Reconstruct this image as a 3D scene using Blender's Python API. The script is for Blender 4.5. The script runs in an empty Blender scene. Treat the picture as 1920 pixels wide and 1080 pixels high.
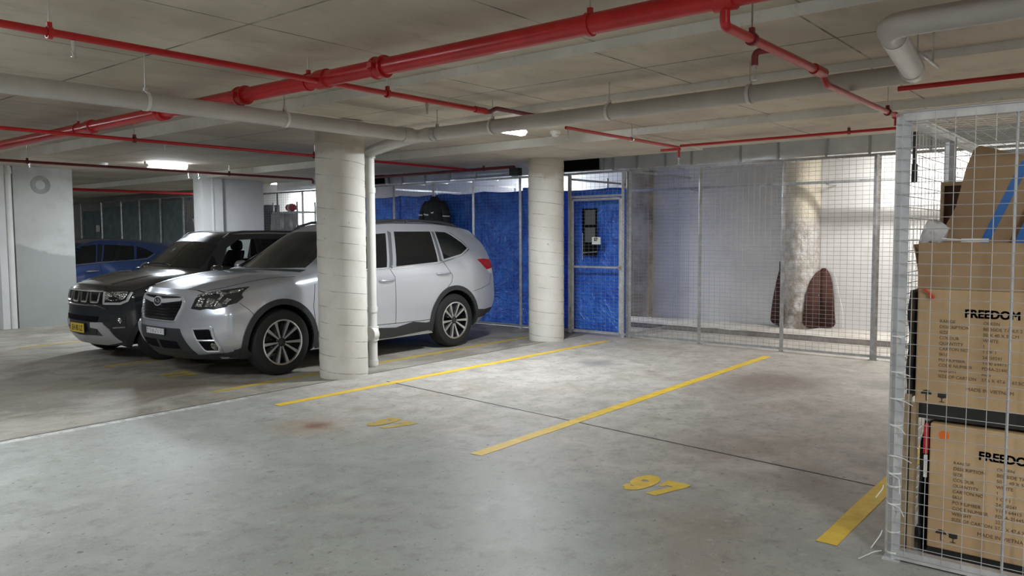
import bpy, bmesh, math, random
from mathutils import Vector, Matrix, noise
from mathutils.bvhtree import BVHTree

random.seed(7)
scene = bpy.context.scene
COL = scene.collection
PI = math.pi
R = math.radians

# ---------------------------------------------------------------- camera
cam_data = bpy.data.cameras.new('camera')
cam = bpy.data.objects.new('camera', cam_data)
COL.objects.link(cam)
YAW, PITCH, ROLL = R(39.1166), R(3.8742), R(0.3151)
fw = Vector((math.cos(YAW) * math.cos(PITCH), math.sin(YAW) * math.cos(PITCH), -math.sin(PITCH)))
rt = Vector((math.sin(YAW), -math.cos(YAW), 0))
dn = fw.cross(rt)
rt2 = rt * math.cos(ROLL) + dn * math.sin(ROLL)
dn2 = -rt * math.sin(ROLL) + dn * math.cos(ROLL)
rot = Matrix((rt2, -dn2, -fw)).transposed().to_4x4()
cam.matrix_world = Matrix.Translation((0, 0, 1.48)) @ rot
cam_data.sensor_width = 36.0
cam_data.lens = 1477.39 / 1920 * 36.0
cam_data.clip_start = 0.05
cam_data.clip_end = 200
scene.camera = cam

# ---------------------------------------------------------------- world, exposure
world = bpy.data.worlds.new('garage_dark')
scene.world = world
world.use_nodes = True
world.node_tree.nodes['Background'].inputs[0].default_value = (0.5, 0.55, 0.6, 1)
world.node_tree.nodes['Background'].inputs[1].default_value = 0.02
vs = scene.view_settings
vs.view_transform = 'Standard'
vs.look = 'None'
vs.gamma = 1.0
vs.use_curve_mapping = False
vs.exposure = 0.65

# the garage battens plus one added fill lamp: x, y, ceiling height, watts, colour, length, label
COOL = (0.90, 0.96, 1.0)
BLUE = (0.85, 0.925, 1.0)
WARM = (1.0, 0.93, 0.84)
LAMPS = [
    (6.25, 12.05, 2.63, 58, BLUE, 0.62, 'glowing white batten light on the ceiling above the dark grey car'),
    (6.58, 5.34, 2.63, 58, COOL, 0.34, 'short glowing white light on the ceiling left of the smoke detector'),
    (0.75, 6.10, 2.76, 56, BLUE, 1.2, 'long batten light over the driving aisle, beside the grey drain pipe'),
    (1.10, -1.60, 2.76, 72, COOL, 1.2, 'long batten light over the driving aisle, in front of the storage cage'),
    (-2.6, 1.40, 2.76, 60, WARM, 1.2, 'long batten light behind the viewer in the driving aisle'),
    (1.0, 13.5, 2.76, 42, BLUE, 1.2, 'long batten light over the aisle at the end of the concrete wall'),
    (4.4, 19.5, 2.63, 45, BLUE, 1.2, 'added unseen batten light behind the grey patched wall, brightening the dark cages'),  # unseen lamp, added to lift the dark far cages
    (8.8, -1.0, 2.555, 34, WARM, 0.62, 'batten light on the ceiling behind the storage cage with boxes'),
    (10.90, 2.00, 2.75, 29, (1.0, 0.97, 0.93), -1.2, 'batten light behind the metal duct in the empty wire enclosure'),
    (11.25, 8.60, 2.75, 30, COOL, 1.2, 'batten light behind the blue tarpaulins near the jacket'),
    (11.25, 15.8, 2.75, 40, COOL, 1.2, 'batten light behind the wire fence with the red bundle'),
]

# ---------------------------------------------------------------- helpers
ORG = {}


def tag(o, label=None, cat=None, group=None, kind=None):
    if label:
        o['label'] = label
    if cat:
        o['category'] = cat
    if group:
        o['group'] = group
    if kind:
        o['kind'] = kind
    return o


def thing(name, label, cat, loc=(0, 0, 0), group=None):
    o = bpy.data.objects.new(name, None)
    COL.objects.link(o)
    o.empty_display_size = 0.1
    o.location = loc
    ORG[o.name] = Vector(loc)
    return tag(o, label, cat, group)


class MB:
    """collects vertices and faces in world coordinates"""

    def __init__(self):
        self.v = []
        self.f = []
        self.m = []

    def add(self, vs, fs, mi=0):
        n = len(self.v)
        self.v.extend([tuple(p) for p in vs])
        for f in fs:
            self.f.append(tuple(i + n for i in f))
            self.m.append(mi)
        return self

    def box(self, x0, x1, y0, y1, z0, z1, mi=0):
        x0, x1 = min(x0, x1), max(x0, x1)
        y0, y1 = min(y0, y1), max(y0, y1)
        z0, z1 = min(z0, z1), max(z0, z1)
        vs = [(x0, y0, z0), (x1, y0, z0), (x1, y1, z0), (x0, y1, z0), (x0, y0, z1), (x1, y0, z1), (x1, y1, z1), (x0, y1, z1)]
        return self.add(vs, [(0, 3, 2, 1), (4, 5, 6, 7), (0, 1, 5, 4), (1, 2, 6, 5), (2, 3, 7, 6), (3, 0, 4, 7)], mi)

    def bar(self, a, b, r, n=8, r2=None, cap=True, mi=0, turn=0.0):
        a, b = Vector(a), Vector(b)
        r2 = r if r2 is None else r2
        d = (b - a).normalized()
        u = d.orthogonal().normalized() if abs(d.z) > 0.99 or abs(d.z) < 1e-9 and False else d.cross(Vector((0, 0, 1)))
        if u.length < 1e-4:
            u = Vector((1, 0, 0))
        u.normalize()
        w = d.cross(u)
        vs = []
        for p, rr in ((a, r), (b, r2)):
            for k in range(n):
                t = 2 * PI * k / n + turn
                vs.append(p + u * (rr * math.cos(t)) + w * (rr * math.sin(t)))
        fs = [(k, (k + 1) % n, n + (k + 1) % n, n + k) for k in range(n)]
        if cap:
            fs += [tuple(reversed(range(n))), tuple(range(n, 2 * n))]
        return self.add(vs, fs, mi)

    def sq(self, a, b, w, mi=0):
        return self.bar(a, b, w * 0.7071, 4, mi=mi, turn=PI / 4)

    def tube(self, pts, r, n=16, bend=0.0, mi=0, closed_ends=True):
        """a tube along a polyline, corners rounded by bend"""
        P = [Vector(p) for p in pts]
        Q = [P[0]]
        for i in range(1, len(P) - 1):
            a, b, c = P[i - 1], P[i], P[i + 1]
            if bend > 0:
                s = b + (a - b).normalized() * min(bend, (a - b).length * .49)
                e = b + (c - b).normalized() * min(bend, (c - b).length * .49)
                for k in range(7):
                    t = k / 6
                    Q.append(s * (1 - t) ** 2 + b * 2 * t * (1 - t) + e * t * t)
            else:
                Q.append(b)
        Q.append(P[-1])
        vs = []
        u = None
        for i, q in enumerate(Q):
            d = (Q[min(i + 1, len(Q) - 1)] - Q[max(i - 1, 0)]).normalized()
            if u is None:
                u = d.cross(Vector((0, 0, 1)))
                if u.length < 1e-3:
                    u = Vector((1, 0, 0))
            u = (u - d * u.dot(d)).normalized()
            w = d.cross(u)
            rr = r[i] if isinstance(r, (list, tuple)) else r
            for k in range(n):
                t = 2 * PI * k / n
                vs.append(q + u * (rr * math.cos(t)) + w * (rr * math.sin(t)))
        fs = []
        for i in range(len(Q) - 1):
            for k in range(n):
                fs.append((i * n + k, i * n + (k + 1) % n, (i + 1) * n + (k + 1) % n, (i + 1) * n + k))
        if closed_ends:
            fs += [tuple(reversed(range(n))), tuple(range((len(Q) - 1) * n, len(Q) * n))]
        return self.add(vs, fs, mi)

    def lathe(self, prof, n=32, origin=(0, 0, 0), axis='z', mi=0, closed=False, caps=True):
        """prof: list of (radius, height)"""
        o = Vector(origin)
        vs = []
        for r, h in prof:
            for k in range(n):
                t = 2 * PI * k / n
                c, s = r * math.cos(t), r * math.sin(t)
                if axis == 'z':
                    vs.append(o + Vector((c, s, h)))
                elif axis == 'y':
                    vs.append(o + Vector((c, h, -s)))
                else:
                    vs.append(o + Vector((h, c, s)))
        fs = []
        m = len(prof)
        for i in range(m if closed else m - 1):
            j = (i + 1) % m
            for k in range(n):
                fs.append((i * n + k, i * n + (k + 1) % n, j * n + (k + 1) % n, j * n + k))
        if not closed and caps:
            if prof[0][0] > 1e-5:
                fs.append(tuple(reversed(range(n))))
            if prof[-1][0] > 1e-5:
                fs.append(tuple(range((m - 1) * n, m * n)))
        return self.add(vs, fs, mi)

    def prism(self, pts, axis, a, b, mi=0):
        """extrude a 2D outline along an axis from a to b"""
        n = len(pts)
        vs = []
        for h in (a, b):
            for p, q in pts:
                vs.append({'x': (h, p, q), 'y': (p, h, q), 'z': (p, q, h)}[axis])
        fs = [tuple(range(n)), tuple(reversed(range(n, 2 * n)))]
        fs += [(k, n + k, n + (k + 1) % n, (k + 1) % n) for k in range(n)]
        return self.add(vs, fs, mi)

    def grid(self, P, mi=0):
        nu, nv = len(P), len(P[0])
        vs = [p for row in P for p in row]
        fs = [(i * nv + j, i * nv + j + 1, (i + 1) * nv + j + 1, (i + 1) * nv + j) for i in range(nu - 1) for j in range(nv - 1)]
        return self.add(vs, fs, mi)

    def build(self, name, mats, parent=None, smooth=False, angle=40, merge=0.0, fix=True):
        org = ORG[parent.name] if parent else Vector((0, 0, 0))
        me = bpy.data.meshes.new(name)
        me.from_pydata([(p[0] - org.x, p[1] - org.y, p[2] - org.z) for p in self.v], [], self.f)
        if not isinstance(mats, (list, tuple)):
            mats = [mats]
        for m in mats:
            me.materials.append(m)
        if len(mats) > 1:
            me.polygons.foreach_set('material_index', self.m)
        if merge or fix:
            bm = bmesh.new()
            bm.from_mesh(me)
            if merge:
                bmesh.ops.remove_doubles(bm, verts=bm.verts, dist=merge)
            if fix:
                bmesh.ops.recalc_face_normals(bm, faces=bm.faces)
            bm.to_mesh(me)
            bm.free()
        if smooth:
            me.polygons.foreach_set('use_smooth', [True] * len(me.polygons))
            me.set_sharp_from_angle(angle=R(angle))
        o = bpy.data.objects.new(name, me)
        COL.objects.link(o)
        ORG[o.name] = org.copy()
        if parent:
            o.parent = parent
        return o


def lone(mb, name, mat, label, cat, base, group=None, **kw):
    """a thing that is one mesh, with its origin at its base"""
    o = mb.build(name, mat, None, **kw)
    b = Vector(base)
    o.data.transform(Matrix.Translation(-b))
    o.location = b
    ORG[o.name] = b
    return tag(o, label, cat, group)


def struct(mb, name, mat, **kw):
    return tag(mb.build(name, mat, None, **kw), kind='structure')


def copy_tree(o, parent=None):
    c = o.copy()
    COL.objects.link(c)
    ORG[c.name] = ORG[o.name].copy()
    if parent:
        c.parent = parent
    for ch in list(o.children):
        copy_tree(ch, c)
    return c


def text_mesh(name, body, size, mat, parent, origin, right, up, bold=0.0, depth=0.0008, align='LEFT', squash=1.0, heavy=0.0):
    cu = bpy.data.curves.new(name, 'FONT')
    cu.body = body
    cu.size = size
    cu.offset = bold
    cu.extrude = depth
    cu.align_x = align
    cu.resolution_u = 3
    cu.space_line = 1.0
    tmp = bpy.data.objects.new(name + '_tmp', cu)
    COL.objects.link(tmp)
    dg = bpy.context.evaluated_depsgraph_get()
    me = bpy.data.meshes.new_from_object(tmp.evaluated_get(dg))
    bpy.data.objects.remove(tmp)
    if heavy:
        bm = bmesh.new()
        for dx, dy in ((0, 0), (heavy, 0), (-heavy, 0), (0, heavy), (0, -heavy), (heavy, heavy), (-heavy, -heavy), (heavy, -heavy), (-heavy, heavy)):
            k = len(bm.verts)
            bm.from_mesh(me)
            bm.verts.ensure_lookup_table()
            bmesh.ops.translate(bm, verts=bm.verts[k:], vec=(dx, dy, 0))
        bm.to_mesh(me)
        bm.free()
    right = Vector(right).normalized()
    up = Vector(up).normalized()
    org = ORG[parent.name] if parent else Vector((0, 0, 0))
    M = Matrix((right * squash, up, right.cross(up))).transposed().to_4x4()
    M.translation = Vector(origin) - org
    me.transform(M)
    me.name = name
    me.materials.clear()
    me.materials.append(mat)
    o = bpy.data.objects.new(name, me)
    COL.objects.link(o)
    ORG[o.name] = org.copy()
    if parent:
        o.parent = parent
    return o


# ---------------------------------------------------------------- materials
def base_mat(name, col=(0.5, 0.5, 0.5), rough=0.5, metal=0.0, coat=0.0, spec=0.5):
    m = bpy.data.materials.new(name)
    m.use_nodes = True
    b = m.node_tree.nodes['Principled BSDF']
    b.inputs['Base Color'].default_value = (*col, 1)
    b.inputs['Roughness'].default_value = rough
    b.inputs['Metallic'].default_value = metal
    b.inputs['Coat Weight'].default_value = coat
    b.inputs['Coat Roughness'].default_value = 0.04
    b.inputs['Specular IOR Level'].default_value = spec
    return m


class NT:
    def __init__(self, m):
        self.t = m.node_tree
        self.b = self.t.nodes['Principled BSDF']
        self.pos = self.t.nodes.new('ShaderNodeNewGeometry').outputs['Position']

    def n(self, kind, **kw):
        x = self.t.nodes.new(kind)
        for k, v in kw.items():
            setattr(x, k, v)
        return x

    def link(self, a, b):
        self.t.links.new(a, b)

    def math(self, op, a, b=None, c=None):
        x = self.n('ShaderNodeMath', operation=op)
        for i, v in enumerate((a, b, c)):
            if v is None:
                continue
            if isinstance(v, (int, float)):
                x.inputs[i].default_value = v
            else:
                self.link(v, x.inputs[i])
        return x.outputs[0]

    def noise(self, scale, detail=4, rough=0.55, vec=None, dist=0.0):
        x = self.n('ShaderNodeTexNoise')
        x.inputs['Scale'].default_value = scale
        x.inputs['Detail'].default_value = detail
        x.inputs['Roughness'].default_value = rough
        x.inputs['Distortion'].default_value = dist
        self.link(vec if vec is not None else self.pos, x.inputs['Vector'])
        return x.outputs['Fac']

    def scaled(self, s):
        x = self.n('ShaderNodeVectorMath', operation='MULTIPLY')
        self.link(self.pos, x.inputs[0])
        x.inputs[1].default_value = s
        return x.outputs[0]

    def sep(self):
        x = self.n('ShaderNodeSeparateXYZ')
        self.link(self.pos, x.inputs[0])
        return x.outputs

    def rng(self, v, a, b, c=0.0, d=1.0):
        x = self.n('ShaderNodeMapRange')
        x.interpolation_type = 'SMOOTHSTEP'
        self.link(v, x.inputs['Value'])
        for k, q in zip(('From Min', 'From Max', 'To Min', 'To Max'), (a, b, c, d)):
            x.inputs[k].default_value = q
        return x.outputs['Result']

    def mix(self, fac, a, b):
        x = self.n('ShaderNodeMix', data_type='RGBA')
        if isinstance(fac, (int, float)):
            x.inputs[0].default_value = fac
        else:
            self.link(fac, x.inputs[0])
        for s, v in ((6, a), (7, b)):
            if isinstance(v, tuple):
                x.inputs[s].default_value = (*v, 1)
            else:
                self.link(v, x.inputs[s])
        return x.outputs[2]

    def bump(self, h, strength=0.2, dist=0.01):
        x = self.n('ShaderNodeBump')
        x.inputs['Strength'].default_value = strength
        x.inputs['Distance'].default_value = dist
        self.link(h, x.inputs['Height'])
        self.link(x.outputs[0], self.b.inputs['Normal'])

    def color(self, c):
        self.link(c, self.b.inputs['Base Color'])

    def rough(self, c):
        self.link(c, self.b.inputs['Roughness'])

    def spot(self, x, y, r0, r1, wob=None):
        """soft blotch on the floor around x, y"""
        wob = min(.35, r1 * .7) if wob is None else wob
        s = self.sep()
        dx = self.math('SUBTRACT', s[0], x)
        dy = self.math('SUBTRACT', s[1], y)
        d = self.math('SQRT', self.math('ADD', self.math('MULTIPLY', dx, dx), self.math('MULTIPLY', dy, dy)))
        nz = self.noise(5, 5, 0.65)
        d = self.math('ADD', d, self.math('MULTIPLY', self.math('SUBTRACT', nz, 0.5), wob))
        return self.rng(d, r0, r1, 1.0, 0.0)


def concrete(name, c1, c2, c3, rough=0.75, scale=1.3, bump=0.12, spec=0.4):
    m = base_mat(name, c1, rough, spec=spec)
    t = NT(m)
    a = t.noise(scale, 6, 0.6)
    b = t.noise(scale * 7, 6, 0.65)
    f = t.noise(scale * 60, 3, 0.6)
    col = t.mix(t.rng(a, 0.35, 0.68), c1, c2)
    col = t.mix(t.rng(b, 0.55, 0.78, 0, 0.7), col, c3)
    t.color(col)
    t.bump(f, bump, 0.004)
    return m


def floor_material():
    m = base_mat('sealed_floor_concrete', (0.4, 0.4, 0.38), 0.45, spec=0.5)
    t = NT(m)
    s = t.sep()
    big = t.noise(0.55, 5, 0.6, dist=0.4)
    mid = t.noise(3.4, 9, 0.72, dist=0.5)
    fine = t.noise(22, 5, 0.7)
    grain = t.noise(150, 2, 0.5)
    stretch = t.noise(1.6, 7, 0.68, vec=t.scaled((0.8, 1.15, 1)), dist=0.8)
    aisle = t.mix(t.rng(mid, 0.35, 0.7), (0.285, 0.295, 0.268), (0.36, 0.37, 0.343))
    bay = t.mix(t.rng(mid, 0.33, 0.7), (0.36, 0.335, 0.30), (0.53, 0.50, 0.465))
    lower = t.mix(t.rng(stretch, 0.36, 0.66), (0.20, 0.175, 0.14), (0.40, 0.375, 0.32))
    inbay = t.rng(t.math('ADD', s[0], t.math('MULTIPLY', t.math('SUBTRACT', big, 0.5), 1.6)), 3.3, 4.7)
    col = t.mix(inbay, aisle, bay)
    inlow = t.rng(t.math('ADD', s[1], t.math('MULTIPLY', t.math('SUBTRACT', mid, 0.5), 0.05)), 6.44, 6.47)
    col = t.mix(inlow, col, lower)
    # tyre grime and brown stains with a shape of their own
    grime = t.math('MULTIPLY', t.rng(stretch, 0.55, 0.75), inbay)
    col = t.mix(t.math('MULTIPLY', grime, 0.5), col, (0.17, 0.145, 0.12))
    for (x, y, r0, r1, c, k) in (
            (7.7, 2.95, 0.15, 0.8, (0.16, 0.11, 0.085), 0.7), (7.0, 3.05, 0.0, 0.55, (0.19, 0.15, 0.12), 0.5),
            (3.70, 5.05, 0.05, 0.45, (0.33, 0.24, 0.15), 0.7), (3.746, 5.014, 0.0, 0.17, (0.20, 0.065, 0.03), 0.95),
            (7.6, 4.9, 0.0, 0.35, (0.15, 0.15, 0.17), 0.7), (5.1, 2.3, 0.05, 0.6, (0.23, 0.18, 0.14), 0.55),
            (3.6, 1.75, 0.05, 0.5, (0.30, 0.23, 0.16), 0.5), (4.6, 1.5, 0.0, 0.5, (0.20, 0.18, 0.16), 0.5),
            (3.15, 1.5, 0.0, 0.5, (0.30, 0.24, 0.19), 0.5), (3.7, 7.6, 0.1, 0.9, (0.16, 0.12, 0.08), 0.7),
            (2.9, 8.4, 0.2, 1.2, (0.24, 0.19, 0.15), 0.5), (8.2, 1.9, 0.1, 0.5, (0.17, 0.18, 0.15), 0.6)):
        col = t.mix(t.math('MULTIPLY', t.spot(x, y, r0, r1), k), col, c)
    blot = t.noise(7, 10, 0.78, dist=0.3)
    col = t.mix(t.rng(blot, 0.48, 0.70, 0, 0.58), col, (0.165, 0.16, 0.14))
    blot2 = t.noise(19, 9, 0.8, vec=t.scaled((1.0, 1.3, 1)))
    col = t.mix(t.rng(blot2, 0.52, 0.70, 0, 0.55), col, (0.15, 0.14, 0.125))
    col = t.mix(t.rng(t.noise(11, 9, 0.78), 0.54, 0.70, 0, 0.5), col, (0.56, 0.56, 0.53))
    tint = t.math('MULTIPLY', t.rng(t.noise(1.3, 6, 0.7, dist=0.8), 0.52, 0.72, 0, 0.45), t.math('MULTIPLY_ADD', inbay, 0.7, 0.3))
    col = t.mix(tint, col, (0.27, 0.185, 0.125))
    edge = t.math('MULTIPLY', t.rng(t.math('ABSOLUTE', t.math('SUBTRACT', s[1], 6.40)), 0.02, 0.07, 1, 0), t.rng(s[0], 3.9, 4.3, 1, 0))
    col = t.mix(t.math('MULTIPLY', edge, t.rng(t.noise(14, 5, 0.7), 0.38, 0.6)), col, (0.60, 0.585, 0.54))
    specks = t.rng(t.noise(9, 3, 0.5), 0.70, 0.74)
    col = t.mix(t.math('MULTIPLY', specks, 0.5), col, (0.13, 0.12, 0.11))
    specks2 = t.rng(t.noise(26, 2, 0.4), 0.705, 0.735)
    col = t.mix(t.math('MULTIPLY', specks2, 0.7), col, (0.08, 0.075, 0.07))
    col = t.mix(t.rng(fine, 0.5, 0.8, 0, 0.28), col, (0.20, 0.195, 0.18))
    col = t.mix(t.rng(grain, 0.5, 0.75, 0, 0.25), col, (0.62, 0.62, 0.60))
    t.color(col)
    t.rough(t.math('ADD', t.math('MULTIPLY', mid, 0.30), t.math('MULTIPLY_ADD', inbay, 0.10, 0.33)))
    t.bump(t.math('ADD', t.math('MULTIPLY', fine, 0.6), t.math('MULTIPLY', grain, 0.4)), 0.10, 0.004)
    return m


def soffit_material():
    m = base_mat('board_marked_soffit', (0.4, 0.37, 0.32), 0.8, spec=0.3)
    t = NT(m)
    s = t.sep()
    a = t.noise(0.8, 6, 0.6, dist=0.5)
    b = t.noise(4.5, 7, 0.7, vec=t.scaled((0.6, 1.5, 1)), dist=0.5)
    col = t.mix(t.rng(a, 0.35, 0.66), (0.46, 0.41, 0.335), (0.60, 0.545, 0.455))
    col = t.mix(t.rng(b, 0.5, 0.8, 0, 0.6), col, (0.29, 0.255, 0.205))

    def seam(v, first, step, w):
        q = t.math('DIVIDE', t.math('SUBTRACT', v, first), step)
        fr = t.math('ABSOLUTE', t.math('SUBTRACT', q, t.math('ROUND', q)))
        return t.rng(fr, w / step * 0.4, w / step * 1.2, 1.0, 0.0)
    sm = t.math('MAXIMUM', seam(s[0], 2.78, 2.37, 0.011), seam(s[1], 4.30, 1.36, 0.009))
    wear = t.rng(t.noise(3, 4, 0.6), 0.3, 0.6, 0.25, 1.0)
    col = t.mix(t.math('MULTIPLY', sm, t.math('MULTIPLY', wear, 0.85)), col, (0.07, 0.062, 0.05))
    t.color(col)
    t.bump(t.noise(50, 4, 0.6), 0.15, 0.004)
    return m


def column_material():
    m = base_mat('white_painted_column_concrete', (0.6, 0.58, 0.54), 0.7, spec=0.35)
    t = NT(m)
    g = t.n('ShaderNodeTexCoord').outputs['Object']
    sp = t.n('ShaderNodeSeparateXYZ')
    t.link(g, sp.inputs[0])
    ang = t.math('DIVIDE', t.math('ARCTAN2', sp.outputs[1], sp.outputs[0]), 2 * PI)
    q = t.math('DIVIDE', t.math('ADD', sp.outputs[2], t.math('MULTIPLY', ang, 0.168)), 0.168)
    wob = t.math('MULTIPLY', t.math('SUBTRACT', t.noise(6, 3, 0.5), 0.5), 0.05)
    q = t.math('ADD', q, wob)
    fr = t.math('ABSOLUTE', t.math('SUBTRACT', q, t.math('ROUND', q)))
    line = t.rng(fr, 0.012, 0.03, 1.0, 0.0)
    gate = t.rng(t.noise(5, 3, 0.6), 0.35, 0.62)
    a = t.noise(1.6, 6, 0.65)
    b = t.noise(9, 6, 0.7)
    col = t.mix(t.rng(a, 0.3, 0.7), (0.60, 0.575, 0.52), (0.74, 0.725, 0.68))
    col = t.mix(t.rng(b, 0.55, 0.8, 0, 0.35), col, (0.50, 0.465, 0.40))
    col = t.mix(t.math('MULTIPLY', line, t.math('MULTIPLY', gate, 0.7)), col, (0.16, 0.14, 0.12))
    chips = t.rng(t.noise(13, 2, 0.5), 0.72, 0.75)
    col = t.mix(t.math('MULTIPLY', chips, 0.5), col, (0.25, 0.22, 0.19))
    raw = t.rng(t.math('ADD', sp.outputs[2], t.math('MULTIPLY', t.math('SUBTRACT', a, 0.5), 0.9)), 2.24, 2.36)
    col = t.mix(t.math('MULTIPLY', raw, 0.75), col, (0.42, 0.37, 0.30))
    t.color(col)
    h = t.math('SUBTRACT', t.math('MULTIPLY', t.noise(30, 4, 0.6), 0.5), t.math('MULTIPLY', line, 0.6))
    t.bump(h, 0.25, 0.006)
    return m


def wall_material(name, c1, c2, dirt, lowline=None):
    m = base_mat(name, c1, 0.7, spec=0.35)
    t = NT(m)
    s = t.sep()
    a = t.noise(1.1, 6, 0.6, dist=0.4)
    b = t.noise(5, 7, 0.7)
    col = t.mix(t.rng(a, 0.33, 0.68), c1, c2)
    col = t.mix(t.rng(b, 0.5, 0.8, 0, 0.5), col, dirt)
    if lowline:
        k = t.math('ADD', t.math('ADD', s[2], t.math('MULTIPLY', t.math('SUBTRACT', t.noise(2.2, 5, 0.6), 0.5), 0.3)), t.math('MULTIPLY', t.math('SUBTRACT', s[0], lowline[0]), lowline[2]))
        low = t.rng(k, lowline[1] - 0.03, lowline[1] + 0.03, 1.0, 0.0)
        col = t.mix(t.math('MULTIPLY', low, 0.75), col, lowline[3])
    t.color(col)
    t.bump(t.noise(40, 4, 0.65), 0.2, 0.005)
    return m


def varied(name, c1, c2, rough, metal=0.0, scale=6, bump=0.0, coat=0.0, spec=0.5, bscale=40):
    m = base_mat(name, c1, rough, metal, coat, spec)
    t = NT(m)
    t.color(t.mix(t.rng(t.noise(scale, 5, 0.6), 0.35, 0.68), c1, c2))
    if bump:
        t.bump(t.noise(bscale, 4, 0.6), bump, 0.004)
    return m


def car_paint(name, col, metal, rough, coat=1.0):
    m = base_mat(name, col, rough, metal, coat)
    t = NT(m)
    fl = t.noise(900, 1, 0.5)
    t.color(t.mix(t.rng(fl, 0.3, 0.7), tuple(c * 0.88 for c in col), tuple(min(1, c * 1.1) for c in col)))
    return m


def tarp_material():
    m = base_mat('blue_woven_tarpaulin', (0.02, 0.09, 0.40), 0.24, spec=0.6)
    t = NT(m)
    wob = t.n('ShaderNodeTexNoise')
    wob.inputs['Scale'].default_value = 2.2
    wob.inputs['Detail'].default_value = 4
    t.link(t.pos, wob.inputs['Vector'])
    mv = t.n('ShaderNodeVectorMath', operation='MULTIPLY_ADD')
    t.link(wob.outputs['Color'], mv.inputs[0])
    mv.inputs[1].default_value = (0.55, 0.55, 0.55)
    t.link(t.pos, mv.inputs[2])

    def crease(scale):
        v = t.n('ShaderNodeTexVoronoi', feature='DISTANCE_TO_EDGE')
        v.inputs['Scale'].default_value = scale
        t.link(mv.outputs[0], v.inputs['Vector'])
        return v.outputs['Distance']
    c1, c2 = crease(4.2), crease(10)
    k1 = t.rng(c1, 0.0, 0.16, 1, 0)
    k2 = t.rng(c2, 0.0, 0.14, 1, 0)
    base = t.mix(t.rng(t.noise(3.5, 6, 0.65, dist=0.6), 0.35, 0.68), (0.018, 0.105, 0.60), (0.045, 0.22, 0.86))
    pale = t.math('MULTIPLY', t.rng(c2, 0.0, 0.035, 1, 0), t.rng(t.noise(5, 5, 0.7), 0.5, 0.7))
    t.color(t.mix(t.math('MULTIPLY', pale, 0.45), base, (0.25, 0.45, 0.92)))
    w = t.noise(140, 2, 0.5)
    h = t.math('ADD', t.math('MULTIPLY', k1, 1.0), t.math('ADD', t.math('MULTIPLY', k2, 0.55), t.math('ADD', t.math('MULTIPLY', w, 0.12), t.math('MULTIPLY', t.noise(7, 5, 0.7, dist=1.0), 1.2))))
    t.bump(h, 0.55, 0.022)
    return m


M = {}
M['floor'] = floor_material()
M['soffit'] = soffit_material()
M['edge'] = concrete('pale_slab_edge_concrete', (0.64, 0.63, 0.58), (0.76, 0.75, 0.70), (0.46, 0.43, 0.38), 0.75, 2.0)
M['column'] = column_material()
M['back_wall'] = wall_material('painted_back_wall', (0.66, 0.66, 0.66), (0.78, 0.78, 0.77), (0.50, 0.49, 0.48))
M['grey_wall'] = wall_material('patched_grey_wall', (0.43, 0.44, 0.415), (0.54, 0.55, 0.525), (0.31, 0.32, 0.295), (5.3, 1.24, 0.16, (0.30, 0.315, 0.295)))
M['pale_wall'] = wall_material('pale_concrete_wall', (0.60, 0.60, 0.59), (0.68, 0.68, 0.67), (0.50, 0.50, 0.49))
M['dull_wall'] = wall_material('dull_concrete_wall', (0.34, 0.34, 0.33), (0.42, 0.42, 0.41), (0.28, 0.28, 0.27))
M['kerb'] = concrete('rough_kerb_concrete', (0.50, 0.47, 0.43), (0.62, 0.60, 0.56), (0.30, 0.27, 0.24), 0.85, 3.0, 0.4)
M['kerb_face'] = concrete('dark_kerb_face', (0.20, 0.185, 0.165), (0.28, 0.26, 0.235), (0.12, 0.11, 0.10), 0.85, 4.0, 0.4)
M['joint'] = base_mat('black_joint_sealant', (0.03, 0.03, 0.03), 0.6)
M['yellow'] = varied('yellow_floor_paint', (0.72, 0.47, 0.03), (0.82, 0.58, 0.06), 0.5, scale=9, bump=0.1)
M['faded_yellow'] = varied('worn_yellow_floor_paint', (0.42, 0.30, 0.045), (0.50, 0.38, 0.10), 0.6, scale=11, bump=0.1)
M['red_pipe'] = varied('glossy_red_pipe_paint', (0.44, 0.010, 0.013), (0.54, 0.018, 0.018), 0.32, scale=5, coat=0.08)
M['shaded_red_pipe'] = varied('shade_darkened_red_pipe_paint', (0.16, 0.018, 0.022), (0.22, 0.03, 0.032), 0.45, scale=5)  # darker copy of the red; shade on the pipework put into the colour
M['pvc'] = varied('grey_plastic_drain', (0.47, 0.45, 0.42), (0.54, 0.52, 0.485), 0.42, scale=3)
M['white_pvc'] = varied('white_plastic_drain', (0.70, 0.69, 0.66), (0.76, 0.75, 0.72), 0.4, scale=3)
M['zinc'] = varied('galvanised_steel', (0.40, 0.41, 0.42), (0.56, 0.57, 0.58), 0.42, 0.75, scale=14)
M['zinc_pale'] = varied('pale_galvanised_steel', (0.55, 0.56, 0.58), (0.70, 0.71, 0.73), 0.45, 0.55, scale=10)
M['wire'] = base_mat('galvanised_wire', (0.33, 0.335, 0.34), 0.5, 0.4)
M['wire_pale'] = base_mat('pale_galvanised_wire', (0.62, 0.63, 0.65), 0.42, 0.55)
M['duct'] = varied('sheet_metal_duct', (0.60, 0.63, 0.66), (0.72, 0.75, 0.78), 0.25, 0.55, scale=3, bump=0.5, bscale=2.5)
M['duct_flange'] = base_mat('duct_flange_metal', (0.42, 0.44, 0.46), 0.35, 0.8)
M['black'] = base_mat('black_plastic', (0.015, 0.015, 0.016), 0.5)
M['void'] = base_mat('matt_black_opening', (0.006, 0.006, 0.008), 0.9, spec=0.1)
M['tarp'] = tarp_material()
M['steel'] = base_mat('bright_steel', (0.62, 0.62, 0.60), 0.3, 0.9)
M['white_plastic'] = base_mat('white_plastic', (0.78, 0.78, 0.76), 0.4)

# ---------------------------------------------------------------- lamps
diff_mat = {}


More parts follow.
